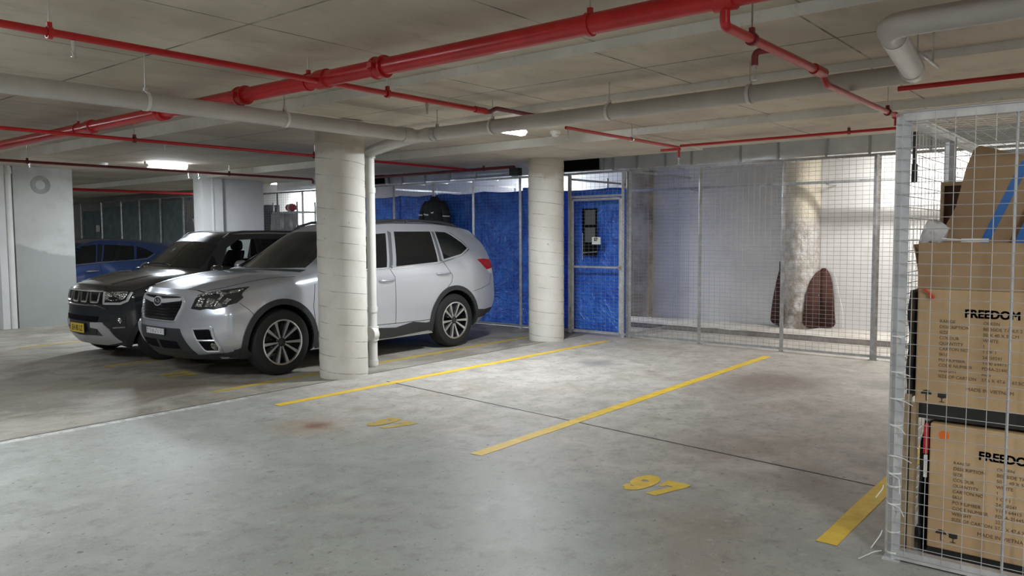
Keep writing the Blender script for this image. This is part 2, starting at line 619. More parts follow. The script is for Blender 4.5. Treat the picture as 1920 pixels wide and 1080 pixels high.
def diffuser(col):
    if col not in diff_mat:
        m = base_mat('lit_lamp_diffuser', (0.8, 0.8, 0.8), 0.4)
        b = m.node_tree.nodes['Principled BSDF']
        b.inputs['Emission Color'].default_value = (*col, 1)
        b.inputs['Emission Strength'].default_value = 38
        diff_mat[col] = m
    return diff_mat[col]


for (x, y, z, watts, col, L, label) in LAMPS:
    t = thing('batten_light', label, 'ceiling light', (x, y, z), 'ceiling lights')
    turned = L < 0
    L = abs(L)
    h = L / 2
    MB().box(x - h - .03, x + h + .03, y - .035, y + .035, z - .035, z).build('housing', M['white_plastic'], t)
    prof = [(-.06, -.035), (-.065, -.055), (-.045, -.078), (0, -.086), (.045, -.078), (.065, -.055), (.06, -.035)]
    d = MB().prism([(y + a, z + b) for a, b in prof], 'x', x - h, x + h).build('diffuser', diffuser(col), t, smooth=True)
    for s in (-1, 1):
        MB().prism([(y + a * 1.06, z + b * 1.03) for a, b in prof], 'x', x + s * h, x + s * (h + .02)).build('end_cap', M['white_plastic'], t)
    ld = bpy.data.lights.new('batten_lamp', 'AREA')
    ld.shape = 'RECTANGLE'
    ld.size = L
    ld.size_y = 0.12
    ld.energy = watts
    ld.color = col
    ld.spread = R(178)
    lo = bpy.data.objects.new('batten_lamp', ld)
    COL.objects.link(lo)
    lo.location = (0, 0, -0.10)
    lo.parent = t
    if turned:
        t.rotation_euler = (0, 0, PI / 2)
# ---------------------------------------------------------------- the setting
ZA, ZR, ZL, ZC, ZDR, ZDL, ZB = 2.76, 2.69, 2.66, 2.63, 2.555, 2.53, 2.75
TOP = 3.1
X1, XM, X2, X3 = 4.50, 5.93, 7.60, 9.30
YMIN, YMAX = -6.0, 26.0
mb = MB()
mb.box(-6, 12, YMIN, YMAX, -0.3, 0)
struct(mb, 'floor', M['floor'])

mb = MB()


def slab(x0, x1, y0, y1, z):
    """soffit face plus pale edge faces"""
    vs = [(x0, y0, z), (x1, y0, z), (x1, y1, z), (x0, y1, z), (x0, y0, TOP), (x1, y0, TOP), (x1, y1, TOP), (x0, y1, TOP)]
    mb.add(vs, [(0, 1, 2, 3)], 0)
    mb.add(vs, [(0, 1, 5, 4), (1, 2, 6, 5), (2, 3, 7, 6), (3, 0, 4, 7), (4, 5, 6, 7)], 1)


slab(-6, X1, YMIN, YMAX, ZA)
slab(X1, XM, YMIN, 4.90, ZR)
slab(X1, XM, 4.90, 6.40, ZL)
slab(X1, XM, 6.40, YMAX, ZC)
slab(XM, X2, YMIN, YMAX, ZC)
slab(X2, X3, YMIN, 4.45, ZDR)
slab(X2, X3, 4.45, YMAX, ZDL)
slab(X3, 12, YMIN, YMAX, ZB)
struct(mb, 'ceiling', [M['soffit'], M['edge']], fix=False)

struct(MB().box(11.7, 12, YMIN, YMAX, 0, TOP), 'wall_back', M['back_wall'])
struct(MB().box(-6.3, -6, YMIN, YMAX, 0, TOP), 'wall_rear', M['dull_wall'])
struct(MB().box(-6, 12, YMIN - .3, YMIN, 0, TOP), 'wall_right', M['dull_wall'])
struct(MB().box(-6, 12, YMAX, YMAX + .3, 0, TOP), 'wall_far', M['dull_wall'])

# the two short concrete walls on the left
struct(MB().box(4.845, 5.745, 14.28, 14.50, 0, 2.63), 'wall_left', M['grey_wall'])
struct(MB().box(4.62, 4.725, 14.30, 14.50, 0, 2.63), 'trim_5', M['pale_wall'])
struct(MB().box(7.90, 8.80, 13.30, 13.55, 0, ZDL + .1), 'wall_middle', M['pale_wall'])
struct(MB().box(7.50, 7.90, 13.22, 13.52, 0, 2.63).box(7.69, 7.715, 13.205, 13.22, 0, 2.53), 'trim_1', M['pale_wall'])
# kerb along the back wall
mb = MB()
n = 60
P = []
for i in range(n + 1):
    y = -2 + 14 * i / n
    w = 0.03 * noise.noise(Vector((y * 2.1, 0, 0)))
    h = 0.012 * noise.noise(Vector((y * 3.7, 5, 0)))
    P.append([(10.90 + w, y, 0), (10.92 + w * .6, y, 0.075 + h), (10.97, y, 0.09 + h), (11.3, y, 0.095 + h * 2), (11.71, y, 0.10)])
mb.grid(P)
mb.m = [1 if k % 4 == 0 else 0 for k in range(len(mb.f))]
struct(mb, 'trim_2', [M['kerb'], M['kerb_face']], smooth=True, angle=30)

# ---------------------------------------------------------------- floor joints and paint
mb = MB()
mb.box(-6, 9.6, 6.45, 6.462, 0.0004, 0.0014)
struct(mb, 'trim_3', M['joint'])


def strip(name, a, b, w, mat, label, cat, z=0.0022, wob=0.0, nseg=24):
    a, b = Vector((*a, 0)), Vector((*b, 0))
    d = (b - a).normalized()
    nrm = Vector((-d.y, d.x, 0))
    P = []
    for i in range(nseg + 1):
        p = a.lerp(b, i / nseg)
        e1 = w / 2 + wob * noise.noise(p * 5 + Vector((3, 0, 0)))
        e2 = w / 2 + wob * noise.noise(p * 5 + Vector((9, 7, 0)))
        P.append([p + nrm * e1 + Vector((0, 0, 0.0003)), p + nrm * e1 + Vector((0, 0, z)), p - nrm * e2 + Vector((0, 0, z)), p - nrm * e2 + Vector((0, 0, 0.0003))])
    m = MB().grid(P)
    if label:
        return lone(m, name, mat, label, cat, (a.x, a.y, 0), 'yellow bay lines')
    return struct(m, name, mat)


strip('trim_4', (5.34, 5.99), (4.62, -1.0), 0.016, M['joint'], None, None, 0.0012, 0.003, 40)
strip('bay_line', (3.985, 5.90), (9.25, 5.83), 0.095, M['yellow'], 'long yellow bay line on the pale floor closest to the round columns', 'painted line', wob=0.008)
strip('bay_line', (3.895, 3.49), (9.25, 3.555), 0.095, M['yellow'], 'yellow bay line between the two yellow 97 numbers', 'painted line', wob=0.008)
strip('bay_line', (3.79, 1.157), (8.6, 1.165), 0.10, M['yellow'], 'short broad looking yellow bay line ending beside the cage of boxes', 'painted line', wob=0.006)
strip('bay_line', (3.96, 6.90), (9.25, 6.98), 0.09, M['faded_yellow'], 'worn yellow bay line running beside the wheels of the silver car', 'painted line', wob=0.02)
strip('bay_line', (3.98, 9.23), (9.25, 9.36), 0.09, M['faded_yellow'], 'worn yellow bay line between the silver car and the dark grey car', 'painted line', wob=0.02)
strip('bay_line', (3.95, 11.75), (9.25, 11.85), 0.09, M['faded_yellow'], 'worn yellow bay line on the far side of the dark grey car', 'painted line', wob=0.02)


def stroke(m, pts, w, z):
    P = []
    n = len(pts)
    for i, q in enumerate(pts):
        a, b = pts[max(0, i - 1)], pts[min(n - 1, i + 1)]
        dx, dy = b[0] - a[0], b[1] - a[1]
        l = math.hypot(dx, dy) or 1
        ww = w[i] if isinstance(w, list) else w
        nx, ny = -dy / l * ww / 2, dx / l * ww / 2
        P.append([(q[0] + nx, q[1] + ny, z), (q[0] - nx, q[1] - ny, z)])
    return m.grid(P)


def bay_number(x, y, W, H, mat, label):
    """stencilled 97, figures read from the aisle side: width runs to -y, height to +x"""
    m = MB()
    d = W * .47
    loop = [(.50 + .32 * math.cos(a), .665 + .235 * math.sin(a)) for a in [2 * PI * k / 28 for k in range(29)]]
    tail = [(.84, .68), (.835, .52), (.78, .34), (.67, .20), (.53, .115), (.40, .10), (.28, .115)]
    ball = [(.21 + .125 * math.cos(a), .20 + .115 * math.sin(a)) for a in [2 * PI * k / 18 for k in range(18)]]
    L = []
    q = MB()
    stroke(q, loop, .34, .0022)
    stroke(q, tail, [.34, .35, .35, .33, .29, .25, .2], .0026)
    q.add([(u, v, .0024) for u, v in ball], [tuple(range(18))])
    for u, v, z in q.v:
        L.append((u * d, v * H, z))
    m.add(L, q.f)
    sv = [(.04, .98), (.98, .98), (.98, .80), (.50, .01), (.06, .01), (.52, .67), (.26, .67), (.22, .56), (.03, .56)]
    m.add([(W - d + u * d, v * H, .0022) for u, v in sv], [tuple(range(len(sv)))])
    m.v = [(x + v, y - u, z) for u, v, z in m.v]
    return lone(m, 'bay_number', mat, label, 'painted number', (x, y, 0), 'yellow bay numbers')


bay_number(3.99, 4.77, .33, .30, M['faded_yellow'], 'worn yellow 97 on the floor near the rust stain')
bay_number(3.90, 2.39, .335, .30, M['yellow'], 'bright yellow 97 on the floor between the middle line and the cage')
bay_number(4.10, 8.25, .34, .30, M['faded_yellow'], 'very worn yellow number on the floor in front of the silver car')
m_ = MB()
stroke(m_, [(2.335, 1.665), (2.40, 1.70), (2.43, 1.69), (2.50, 1.725), (2.545, 1.72)], [.004, .012, .010, .008, .003], .0012)
lone(m_, 'paint_scratch', M['white_plastic'], 'thin white paint scratch on the floor in the near aisle', 'paint mark', (2.43, 1.69, 0))

# ---------------------------------------------------------------- columns
def column(x, y, r, ztop, label):
    mb = MB()
    prof = []
    k = 40
    for i in range(k + 1):
        z = ztop * i / k
        rr = r + 0.002 * math.sin(z * 37)
        if i == 0:
            rr = r * 0.985
        prof.append((rr, z))
    mb.lathe(prof, 64, (x, y, 0))
    return lone(mb, 'concrete_column', M['column'], label, 'column', (x, y, 0), 'round concrete columns', smooth=True, angle=50)


column(5.29, 6.60, 0.252, ZC + .02, 'round white concrete column in front of the silver car, with a downpipe behind it')
column(8.88, 6.60, 0.248, ZDL + .02, 'round white concrete column in front of the blue tarpaulin, beside the wire gate')

# rough column against the back wall, with the rust-brown patches at its foot
foil = base_mat('flaking_silvery_paint', (0.50, 0.47, 0.42), 0.42, 0.25)
t_ = NT(foil)
s_ = t_.sep()
up_ = t_.rng(t_.math('ADD', s_[2], t_.math('MULTIPLY', t_.math('SUBTRACT', t_.noise(4, 5, .6), .5), .6)), 1.55, 1.9)
col_ = t_.mix(t_.rng(t_.noise(7, 6, .7), .35, .65), (0.42, 0.37, 0.32), (0.66, 0.65, 0.64))
col_ = t_.mix(up_, col_, (0.72, 0.66, 0.54))
dk_ = t_.rng(t_.math('ADD', s_[2], t_.math('MULTIPLY', t_.noise(6, 5, .7), .35)), .55, .95, 1, 0)
col_ = t_.mix(t_.math('MULTIPLY', dk_, t_.rng(t_.noise(8, 4, .6), .4, .6)), col_, (0.30, 0.25, 0.20))
t_.color(col_)
t_.bump(t_.noise(22, 5, .7), .9, .02)
mb = MB()
P = []
for i in range(61):
    z = 0.09 + 2.66 * i / 60
    row = []
    for k in range(37):
        a = PI / 2 + PI * k / 36
        amp = 0.016 if z < 1.75 else 0.002
        if 0.55 < z < 0.9:
            amp = 0.03
        rr = 0.27 + amp * (noise.noise(Vector((math.cos(a) * 3.2, math.sin(a) * 3.2, z * 7))) + .6 * noise.noise(Vector((math.cos(a) * 8, math.sin(a) * 8, z * 18))))
        row.append((11.69 + rr * math.cos(a) * 1.15, 4.02 + rr * math.sin(a), z))
    P.append(row)
mb.grid(P)
tcol = lone(mb, 'textured_column', foil, 'rough flaking silver and cream column against the back wall, with two rust-brown patches', 'column', (11.69, 4.02, 0.09), smooth=True, angle=60)
brown = varied('rust_brown_render', (0.055, 0.02, 0.015), (0.095, 0.036, 0.026), 0.85, scale=8, bump=0.5, bscale=25)


def patch(pts, x, label):
    bm = bmesh.new()
    bm.faces.new([bm.verts.new((0, p[0], p[1])) for p in pts])
    y0, y1 = min(p[0] for p in pts), max(p[0] for p in pts)
    for k in range(1, 28):
        bmesh.ops.bisect_plane(bm, geom=bm.verts[:] + bm.edges[:] + bm.faces[:], plane_co=(0, y0 + (y1 - y0) * k / 28, 0), plane_no=(0, 1, 0), dist=1e-5)
    for v in bm.verts:
        dy = abs(v.co.y - 4.02) / .285
        v.co.x = 11.685 if dy >= 1 else 11.685 - .33 * math.sqrt(1 - dy * dy)
    m = MB()
    bm.verts.index_update()
    m.add([v.co[:] for v in bm.verts], [tuple(v.index for v in f.verts) for f in bm.faces])
    bm.free()
    o = m.build('rust_brown_patch', brown, tcol, smooth=True, angle=60)
    o['label'] = label
    sl = o.modifiers.new('thickness', 'SOLIDIFY')
    sl.thickness = .012
    sl.offset = 0


def smooth_outline(pts, it=2):
    for _ in range(it):
        q = []
        for i in range(len(pts)):
            a, b = pts[i], pts[(i + 1) % len(pts)]
            q.append((a[0] * .75 + b[0] * .25, a[1] * .75 + b[1] * .25))
            q.append((a[0] * .25 + b[0] * .75, a[1] * .25 + b[1] * .75))
        pts = q
    return pts


patch(smooth_outline([(3.50, .10), (3.52, .30), (3.54, .65), (3.60, .92), (3.70, 1.00), (3.78, .86), (3.84, .62), (3.87, .35), (3.88, .10)]), 11.44, 'tall rust-brown arched patch on the right flank of the textured column')
patch(smooth_outline([(4.46, .10), (4.45, .3), (4.41, .6), (4.35, .88), (4.28, 1.12), (4.24, .9), (4.18, .5), (4.14, .10)]), 11.60, 'narrow rust-brown patch on the left flank of the textured column')

lone(MB().tube([(11.68, 3.56, .97), (11.67, 3.50, .80), (11.67, 3.45, .55), (11.66, 3.40, .35), (11.64, 3.39, .12)], .006, 8, .05), 'white_cord', M['white_plastic'], 'thin white cord hanging on the back wall beside the wider rust-brown patch', 'cord', (11.64, 3.39, .12), smooth=True)

# dark cable rail hung in front of the back wall, and the rough brown pier in its left corner
mb = MB().box(11.26, 11.34, -2, 7.6, 2.165, 2.20)
ry = thing('cable_rail', 'dark horizontal rail passing in front of the textured column', 'rail', (11.3, 3.6, 2.165))
mb.build('rail', M['zinc'], ry)
for y in (-.5, 1.6, 3.55, 5.6, 7.4):
    MB().box(11.30, 11.71, y - .012, y + .012, 2.15, 2.165).build('rail_bracket', M['zinc'], ry)
pier = concrete('rough_brown_concrete', (0.24, 0.20, 0.16), (0.42, 0.38, 0.33), (0.14, 0.115, 0.09), .85, 3.0, .6)
struct(MB().box(11.52, 11.72, 6.47, 6.92, 0, 2.75), 'trim_6', pier)

# white pipe at the end of the left wall
mb = MB().tube([(4.785, 14.33, 0), (4.785, 14.33, 2.63)], .052, 16)
t = thing('white_wall_pipe', 'white vertical pipe at the free end of the grey patched wall', 'pipe', (4.785, 14.33, 0))
mb.build('pipe', M['white_pvc'], t, smooth=True)
MB().lathe([(.05, 2.5), (.066, 2.5), (.066, 2.6), (.05, 2.6)], 16, (4.785, 14.33, 0)).build('pipe_collar', M['white_pvc'], t, smooth=True, angle=30)
# round damp mark near the top of the wall: a thin ring of render
ring = MB().lathe([(.075, -.006), (.15, -.006), (.15, .004), (.075, .004)], 28, (5.25, 14.279, 2.34), 'y', closed=True)
lone(ring, 'round_wall_mark', varied('dark_render_patch', (0.27, 0.28, 0.265), (0.36, 0.37, 0.355), .8), 'round darker ring near the top of the grey patched wall', 'wall patch', (5.25, 14.279, 2.34))

# ---------------------------------------------------------------- pipes
def rod(mb, x, y, z0, z1, r=0.005):
    mb.bar((x, y, z0), (x, y, z1), r, 6)


def ceil_z(x, y):
    if x < X1:
        return ZA
    if x < XM:
        return ZR if y < 4.9 else (ZL if y < 6.4 else ZC)
    if x < X2:
        return ZC
    if x < X3:
        return ZDR if y < 4.45 else ZDL
    return ZB


def clamp(parent, x, y, z, r, axis, mat, rodmat=None):
    """pipe ring with a rod to the ceiling"""
    m = MB()
    prof = [(r, -.012), (r + .008, -.012), (r + .008, .012), (r, .012)]
    m.lathe(prof, 20, (x, y, z), axis, closed=True)
    m.box(x - .012, x + .012, y - .012, y + .012, z + r, z + r + .03)
    h = m.build('hanger', mat, parent, smooth=True, angle=30)
    m = MB()
    rod(m, x, y, z + r + .02, ceil_z(x, y) + .002)
    m.build('hanger_rod', rodmat or M['steel'], h)


def sprinkler(parent, x, y, z, down=True):
    m = MB()
    s = -1 if down else 1
    m.bar((x, y, z), (x, y, z + s * .035), .013, 8)
    m.bar((x, y, z + s * .035), (x, y, z + s * .06), .009, 8)
    m.bar((x - .011, y, z + s * .055), (x - .004, y, z + s * .085), .003, 5)
    m.bar((x + .011, y, z + s * .055), (x + .004, y, z + s * .085), .003, 5)
    m.lathe([(.0, z + s * .084), (.016, z + s * .085), (.016, z + s * .088), (0, z + s * .089)], 12, (x, y, 0))
    m.build('sprinkler_head', M['steel'], parent, smooth=True)


def coupling(parent, x, y, z, r, axis, mat):
    m = MB()
    prof = [(r, -.05), (r + .018, -.05), (r + .02, -.035), (r + .012, -.028), (r + .012, .028), (r + .02, .035), (r + .018, .05), (r, .05)]
    m.lathe(prof, 28, (x, y, z), axis)
    for s in (-1, 1):
        if axis == 'y':
            m.box(x + s * (r + .005), x + s * (r + .045), y - .022, y + .022, z - .016, z + .016)
            m.bar((x + s * (r + .03), y, z - .035), (x + s * (r + .03), y, z + .035), .008, 6)
        else:
            m.box(x - .022, x + .022, y + s * (r + .005), y + s * (r + .045), z - .016, z + .016)
    m.build('pipe_coupling', mat, parent, smooth=True, angle=35)


MAIN_X, MAIN_Z, MAIN_R = 3.54, 2.58, 0.055
main = thing('fire_main', 'thick glossy red pipe crossing the whole ceiling', 'pipe', (MAIN_X, 4, MAIN_Z))
MB().tube([(MAIN_X, -2.5, MAIN_Z), (MAIN_X, 25.5, MAIN_Z)], MAIN_R, 32).build('pipe', M['red_pipe'], main, smooth=True)
for y in (3.98, 5.59, 6.86, 12.0, 16.6):
    coupling(main, MAIN_X, y, MAIN_Z, MAIN_R, 'y', M['red_pipe'])
for y in (2.34, 4.75, 8.6, 13.5):
    clamp(main, MAIN_X, y, MAIN_Z, MAIN_R, 'y', M['red_pipe'])
for y, z in ((4.58, 2.56), (8.30, 2.50), (1.59, 2.44)):
    MB().lathe([(MAIN_R, -.055), (MAIN_R + .012, -.05), (MAIN_R + .012, .05), (MAIN_R, .055)], 28, (MAIN_X, y, MAIN_Z), 'y').build('branch_tee', M['red_pipe'], main, smooth=True, angle=35)

br = thing('sprinkler_pipe', 'thin red pipe high over the aisle, crossing the thick red main nearest the grey drain', 'pipe', (MAIN_X, 4.58, 2.56), 'red sprinkler pipes')
MB().tube([(0.2, 4.58, 2.565), (5.24, 4.58, 2.56)], .021, 16).build('pipe', M['red_pipe'], br, smooth=True)
MB().tube([(5.22, 4.58, 2.56), (5.34, 4.58, 2.56), (5.42, 4.58, 2.60), (6.3, 4.58, 2.60)], .02, 14, .03).build('raised_end', M['shaded_red_pipe'], br, smooth=True)
MB().bar((5.14, 4.58, 2.56), (5.28, 4.58, 2.56), .028, 14).build('pipe_fitting', M['red_pipe'], br, smooth=True, angle=30)
for x in (1.76, 4.14):
    clamp(br, x, 4.58, 2.56, .025, 'x', M['red_pipe'])
for x in (1.88, 4.56):
    sprinkler(br, x, 4.58, 2.54)

br = thing('sprinkler_pipe', 'thin red pipe passing behind the column above the silver car', 'pipe', (3.31, 8.30, 2.49), 'red sprinkler pipes')
MB().tube([(0.5, 8.30, 2.49), (9.1, 8.30, 2.49)], .018, 14).build('pipe', M['red_pipe'], br, smooth=True)
for x in (3.97, 6.25):
    clamp(br, x, 8.30, 2.49, .024, 'x', M['shaded_red_pipe'])
for x in (4.29, 7.1):
    sprinkler(br, x, 8.30, 2.47)

br = thing('sprinkler_pipe', 'thin shade-darkened pipe below the batten light over the dark grey car', 'pipe', (6, 11.75, 2.49), 'red sprinkler pipes')
MB().tube([(1.0, 11.75, 2.49), (8.80, 11.75, 2.49), (8.80, 11.75, 2.41)], .020, 12, .04).build('pipe', M['shaded_red_pipe'], br, smooth=True)
for x in (4.17, 7.15):
    clamp(br, x, 11.75, 2.49, .02, 'x', M['shaded_red_pipe'])
for x in (4.2, 6.45, 6.62):
    sprinkler(br, x, 11.75, 2.475)

br = thing('sprinkler_pipe', 'stubby red branch pipe passing under the grey drain towards the cage', 'pipe', (MAIN_X, 1.59, 2.44), 'red sprinkler pipes')
MB().tube([(MAIN_X, 1.59, MAIN_Z - .03), (MAIN_X, 1.59, 2.445), (4.92, 1.59, 2.445)], .024, 18, .03).build('pipe', M['red_pipe'], br, smooth=True)
MB().tube([(4.9, 1.59, 2.455), (5.02, 1.59, 2.385), (6.72, 1.59, 2.385), (6.72, 1.59, 2.31)], .019, 14, .03).build('lower_pipe', M['red_pipe'], br, smooth=True)
MB().bar((4.78, 1.59, 2.445), (4.96, 1.59, 2.445), .032, 16).build('pipe_fitting', M['red_pipe'], br, smooth=True, angle=30)
MB().bar((6.66, 1.59, 2.385), (6.76, 1.59, 2.385), .027, 14).build('end_elbow', M['red_pipe'], br, smooth=True, angle=30)
for x, z, r in ((3.86, 2.445, .025), (6.45, 2.385, .02)):
    clamp(br, x, 1.59, z, r, 'x', M['shaded_red_pipe'])
MB().tube([(4.12, 1.59, 2.44), (4.12, 1.68, 2.44), (4.12, 1.68, 2.37)], .018, 12, .03).build('side_drop', M['shaded_red_pipe'], br, smooth=True)
sprinkler(br, 4.12, 1.68, 2.38)

br = thing('sprinkler_pipe', 'thin red pipe running above the storage cage from the elbow of the grey drain', 'pipe', (5.75, 1.0, 2.42), 'red sprinkler pipes')
MB().tube([(5.68, 1.34, 2.42), (5.68, -3.0, 2.42)], .017, 14).build('pipe', M['red_pipe'], br, smooth=True)
clamp(br, 5.68, 0.2, 2.42, .017, 'y', M['red_pipe'])

br = thing('sprinkler_pipe', 'short thin red pipe beside the smoke detector with a drop before the duct', 'pipe', (8.3, 4.30, 2.48), 'red sprinkler pipes')
MB().tube([(6.10, 4.30, 2.475), (8.36, 4.30, 2.475)], .016, 14).build('pipe', M['red_pipe'], br, smooth=True)
MB().tube([(8.36, 4.30, 2.475), (8.36, 4.30, 2.36)], .014, 12).build('end_drop', M['red_pipe'], br, smooth=True)
MB().tube([(8.34, 4.52, 2.455), (8.36, 4.28, 2.455)], .016, 12).build('stub', M['red_pipe'], br, smooth=True)
clamp(br, 7.30, 4.30, 2.475, .017, 'x', M['steel'])
sprinkler(br, 6.13, 4.30, 2.46)
sprinkler(br, 8.36, 4.30, 2.37)

br = thing('sprinkler_pipe', 'long thin red pipe in front of the metal duct above the wire enclosure', 'pipe', (8.40, 2.4, 2.50), 'red sprinkler pipes')
MB().tube([(8.40, 4.3, 2.495), (8.40, 1.88, 2.495)], .015, 14).build('pipe', M['red_pipe'], br, smooth=True)
clamp(br, 8.40, 2.43, 2.495, .015, 'y', M['shaded_red_pipe'])

br = thing('sprinkler_pipe', 'dark thin pipe in shade below the slab above the parked silver car roof', 'pipe', (9.0, 8.5, 2.48), 'red sprinkler pipes')
MB().tube([(9.05, 10.6, 2.47), (9.05, 7.3, 2.47), (9.05, 7.3, 2.40)], .022, 12, .03).build('pipe', M['shaded_red_pipe'], br, smooth=True)
clamp(br, 9.05, 7.9, 2.47, .022, 'y', M['shaded_red_pipe'])
MB().box(9.0, 9.1, 7.2, 7.36, 2.34, 2.45).build('bracket', M['black'], br)

br = thing('sprinkler_pipe', 'faint red pipe in the dark far corner above the blue car', 'pipe', (8.0, 17.6, 2.48), 'red sprinkler pipes')
MB().tube([(4.5, 17.6, 2.48), (10.5, 17.6, 2.48)], .03, 12).build('pipe', M['red_pipe'], br, smooth=True)

# grey drain pipes
GZ = 2.435
GR = .062
dr = thing('drain_pipe', 'thick grey drain from the aisle to the front column and on to the cage', 'pipe', (5.40, 5.55, GZ), 'plastic drain pipes')
MB().tube([(0.3, 5.56, GZ - .005), (5.40, 5.56, GZ)], GR, 28).build('long_run', M['pvc'], dr, smooth=True)
MB().tube([(5.85, 6.78, 2.33), (5.85, 6.78, GZ - .03), (5.60, 6.15, GZ - .01), (5.40, 5.56, GZ), (5.52, 1.22, GZ + .045)], GR, 28, .12).build('cross_run', M['pvc'], dr, smooth=True)
for x in (5.26,):
    MB().lathe([(GR, -.06), (GR + .008, -.06), (GR + .008, .06), (GR, .06)], 28, (x, 5.56, GZ), 'x').build('pipe_collar', M['pvc'], dr, smooth=True, angle=30)
MB().lathe([(GR, -.05), (GR + .008, -.05), (GR + .008, .05), (GR, .05)], 28, (5.405, 5.40, GZ), 'y').build('pipe_collar', M['pvc'], dr, smooth=True, angle=30)
for x in (2.75, 3.9):
    clamp(dr, x, 5.56, GZ, GR, 'x', M['white_pvc'])
for y in (4.62, 3.42, 2.27):
    clamp(dr, 5.42 + (4.6 - y) * .028, y, GZ + (5.5 - y) * .0104, GR, 'y', M['white_pvc'])
clamp(dr, 5.41, 5.30, GZ, GR, 'y', M['zinc'])
PX, PY = 4.12, 1.03
dr = thing('drain_pipe', 'thick grey drain bend with its lit run coloured white, hanging over the storage cage', 'pipe', (PX, PY, 2.45), 'plastic drain pipes')
MB().tube([(PX, -3.5, 2.475), (PX, PY, 2.465), (PX + .30, PY + .032, 2.464)], .060, 30, .12).build('bend', M['pvc'], dr, smooth=True)
MB().tube([(PX + .24, PY + .026, 2.464), (5.42, 1.19, 2.468)], .063, 30).build('lit_white_run', M['white_pvc'], dr, smooth=True, angle=40)  # same grey pipe; white colour stands for the light falling on this run
MB().lathe([(.06, -.012), (.07, -.012), (.07, .012), (.06, .012)], 28, (5.30, 1.178, 2.468), 'x').build('pipe_collar', M['white_pvc'], dr, smooth=True, angle=30)
MB().box(4.85, 5.55, 1.075, 1.09, 2.50, 2.515).build('hanger_rail', M['zinc'], dr)
MB().bar((5.0, 1.082, 2.51), (5.0, 1.082, 2.69), .004, 6).bar((5.4, 1.082, 2.51), (5.4, 1.082, 2.69), .006, 6).build('hanger_rod', M['steel'], dr)
clamp(dr, PX, 0.3, 2.472, .06, 'y', M['white_pvc'])

dp = thing('downpipe', 'slim white downpipe with a round cover standing behind the column by the silver car', 'pipe', (5.85, 6.78, 0))
MB().tube([(5.85, 6.78, 0), (5.85, 6.78, 2.40)], .05, 20).build('pipe', M['white_pvc'], dp, smooth=True)
for z in (.02, .62, 1.95):
    MB().lathe([(.05, z), (.058, z), (.058, z + .06), (.05, z + .06)], 20, (5.85, 6.78, 0)).build('pipe_collar', M['white_pvc'], dp, smooth=True, angle=30)
MB().lathe([(.0, .03), (.05, .03), (.068, .02), (.07, -.05), (0, -.05)], 24, (5.80, 6.70, .385), 'x').lathe([(.05, .3), (.066, .3), (.066, .46), (.05, .46)], 20, (5.85, 6.78, 0)).build('inspection_cover', M['white_pvc'], dp, smooth=True, angle=35)

# smoke detector
sd = thing('smoke_detector', 'small white smoke detector on the ceiling right of the short glowing light', 'smoke detector', (7.20, 5.22, ZC), 'smoke detectors')
MB().lathe([(.06, ZC), (.06, ZC - .02), (.052, ZC - .03)], 24, (7.20, 5.22, 0)).build('base', M['white_plastic'], sd, smooth=True, angle=30)
MB().lathe([(.045, ZC - .028), (.04, ZC - .055), (.02, ZC - .065), (0, ZC - .066)], 24, (7.20, 5.22, 0)).build('sensor_head', M['white_plastic'], sd, smooth=True, angle=30)
sd = thing('smoke_detector', 'small white detector on the ceiling left of the batten over the dark grey car', 'smoke detector', (5.6, 12.75, ZC), 'smoke detectors')
MB().lathe([(.07, ZC), (.07, ZC - .02), (.06, ZC - .03)], 24, (5.6, 12.75, 0)).build('base', M['white_plastic'], sd, smooth=True, angle=30)
MB().lathe([(.05, ZC - .028), (.045, ZC - .055), (0, ZC - .066)], 24, (5.6, 12.75, 0)).build('sensor_head', M['white_plastic'], sd, smooth=True, angle=30)

# sheet metal duct above the back cages
du = thing('air_duct', 'long silver sheet metal air duct above the wire cages', 'air duct', (10.25, 5, 2.43))
MB().box(10.0, 10.55, -3.0, 14.6, 2.43, 2.70).build('duct_body', M['duct'], du)
for y in (-.4, .8, 2.0, 2.65, 3.15, 3.75, 4.25, 4.95, 5.35, 5.8, 6.2, 7.4, 8.1, 8.9, 9.5, 10.1, 10.7, 11.9, 13.1):
    MB().box(9.985, 10.565, y - .014, y + .014, 2.415, 2.71).build('duct_flange', M['duct_flange'], du)
for (y0, y1) in ((6.36, 7.10), (11.05, 11.85)):
    g = MB().box(9.90, 9.99, y0, y1, 2.42, 2.69).build('intake_frame', M['zinc'], du)
    MB().box(9.885, 9.902, y0 + .02, y1 - .02, 2.435, 2.675).build('dark_grille', M['void'], g)
# ---------------------------------------------------------------- wire cages
def wires(axis, c, a0, a1, z0, z1, da, dz, r):
    """welded mesh in the plane x=c (axis 'x') or y=c (axis 'y') or z=c (axis 'z': a=x range, z0..z1=y range)"""
    m = MB()
    na = max(1, round((a1 - a0) / da))
    nz = max(1, round((z1 - z0) / dz))

    def P(a, z, o):
        return {'x': (c + o, a, z), 'y': (a, c + o, z), 'z': (a, z, c + o)}[axis]
    for i in range(na + 1):
        a = a0 + (a1 - a0) * i / na
        m.bar(P(a, z0, r), P(a, z1, r), r, 4, cap=False)
    for j in range(nz + 1):
        z = z0 + (z1 - z0) * j / nz
        m.bar(P(a0, z, -r), P(a1, z, -r), r, 4, cap=False)
    return m


def post(parent, x, y, z0, z1, w, mat):
    m = MB().sq((x, y, z0), (x, y, z1), w)
    m.box(x - w * .9, x + w * .9, y - w * .9, y + w * .9, z0, z0 + .006)
    return m.build('post', mat, parent)


FX, FT = 9.70, 2.37
WR = 0.0018


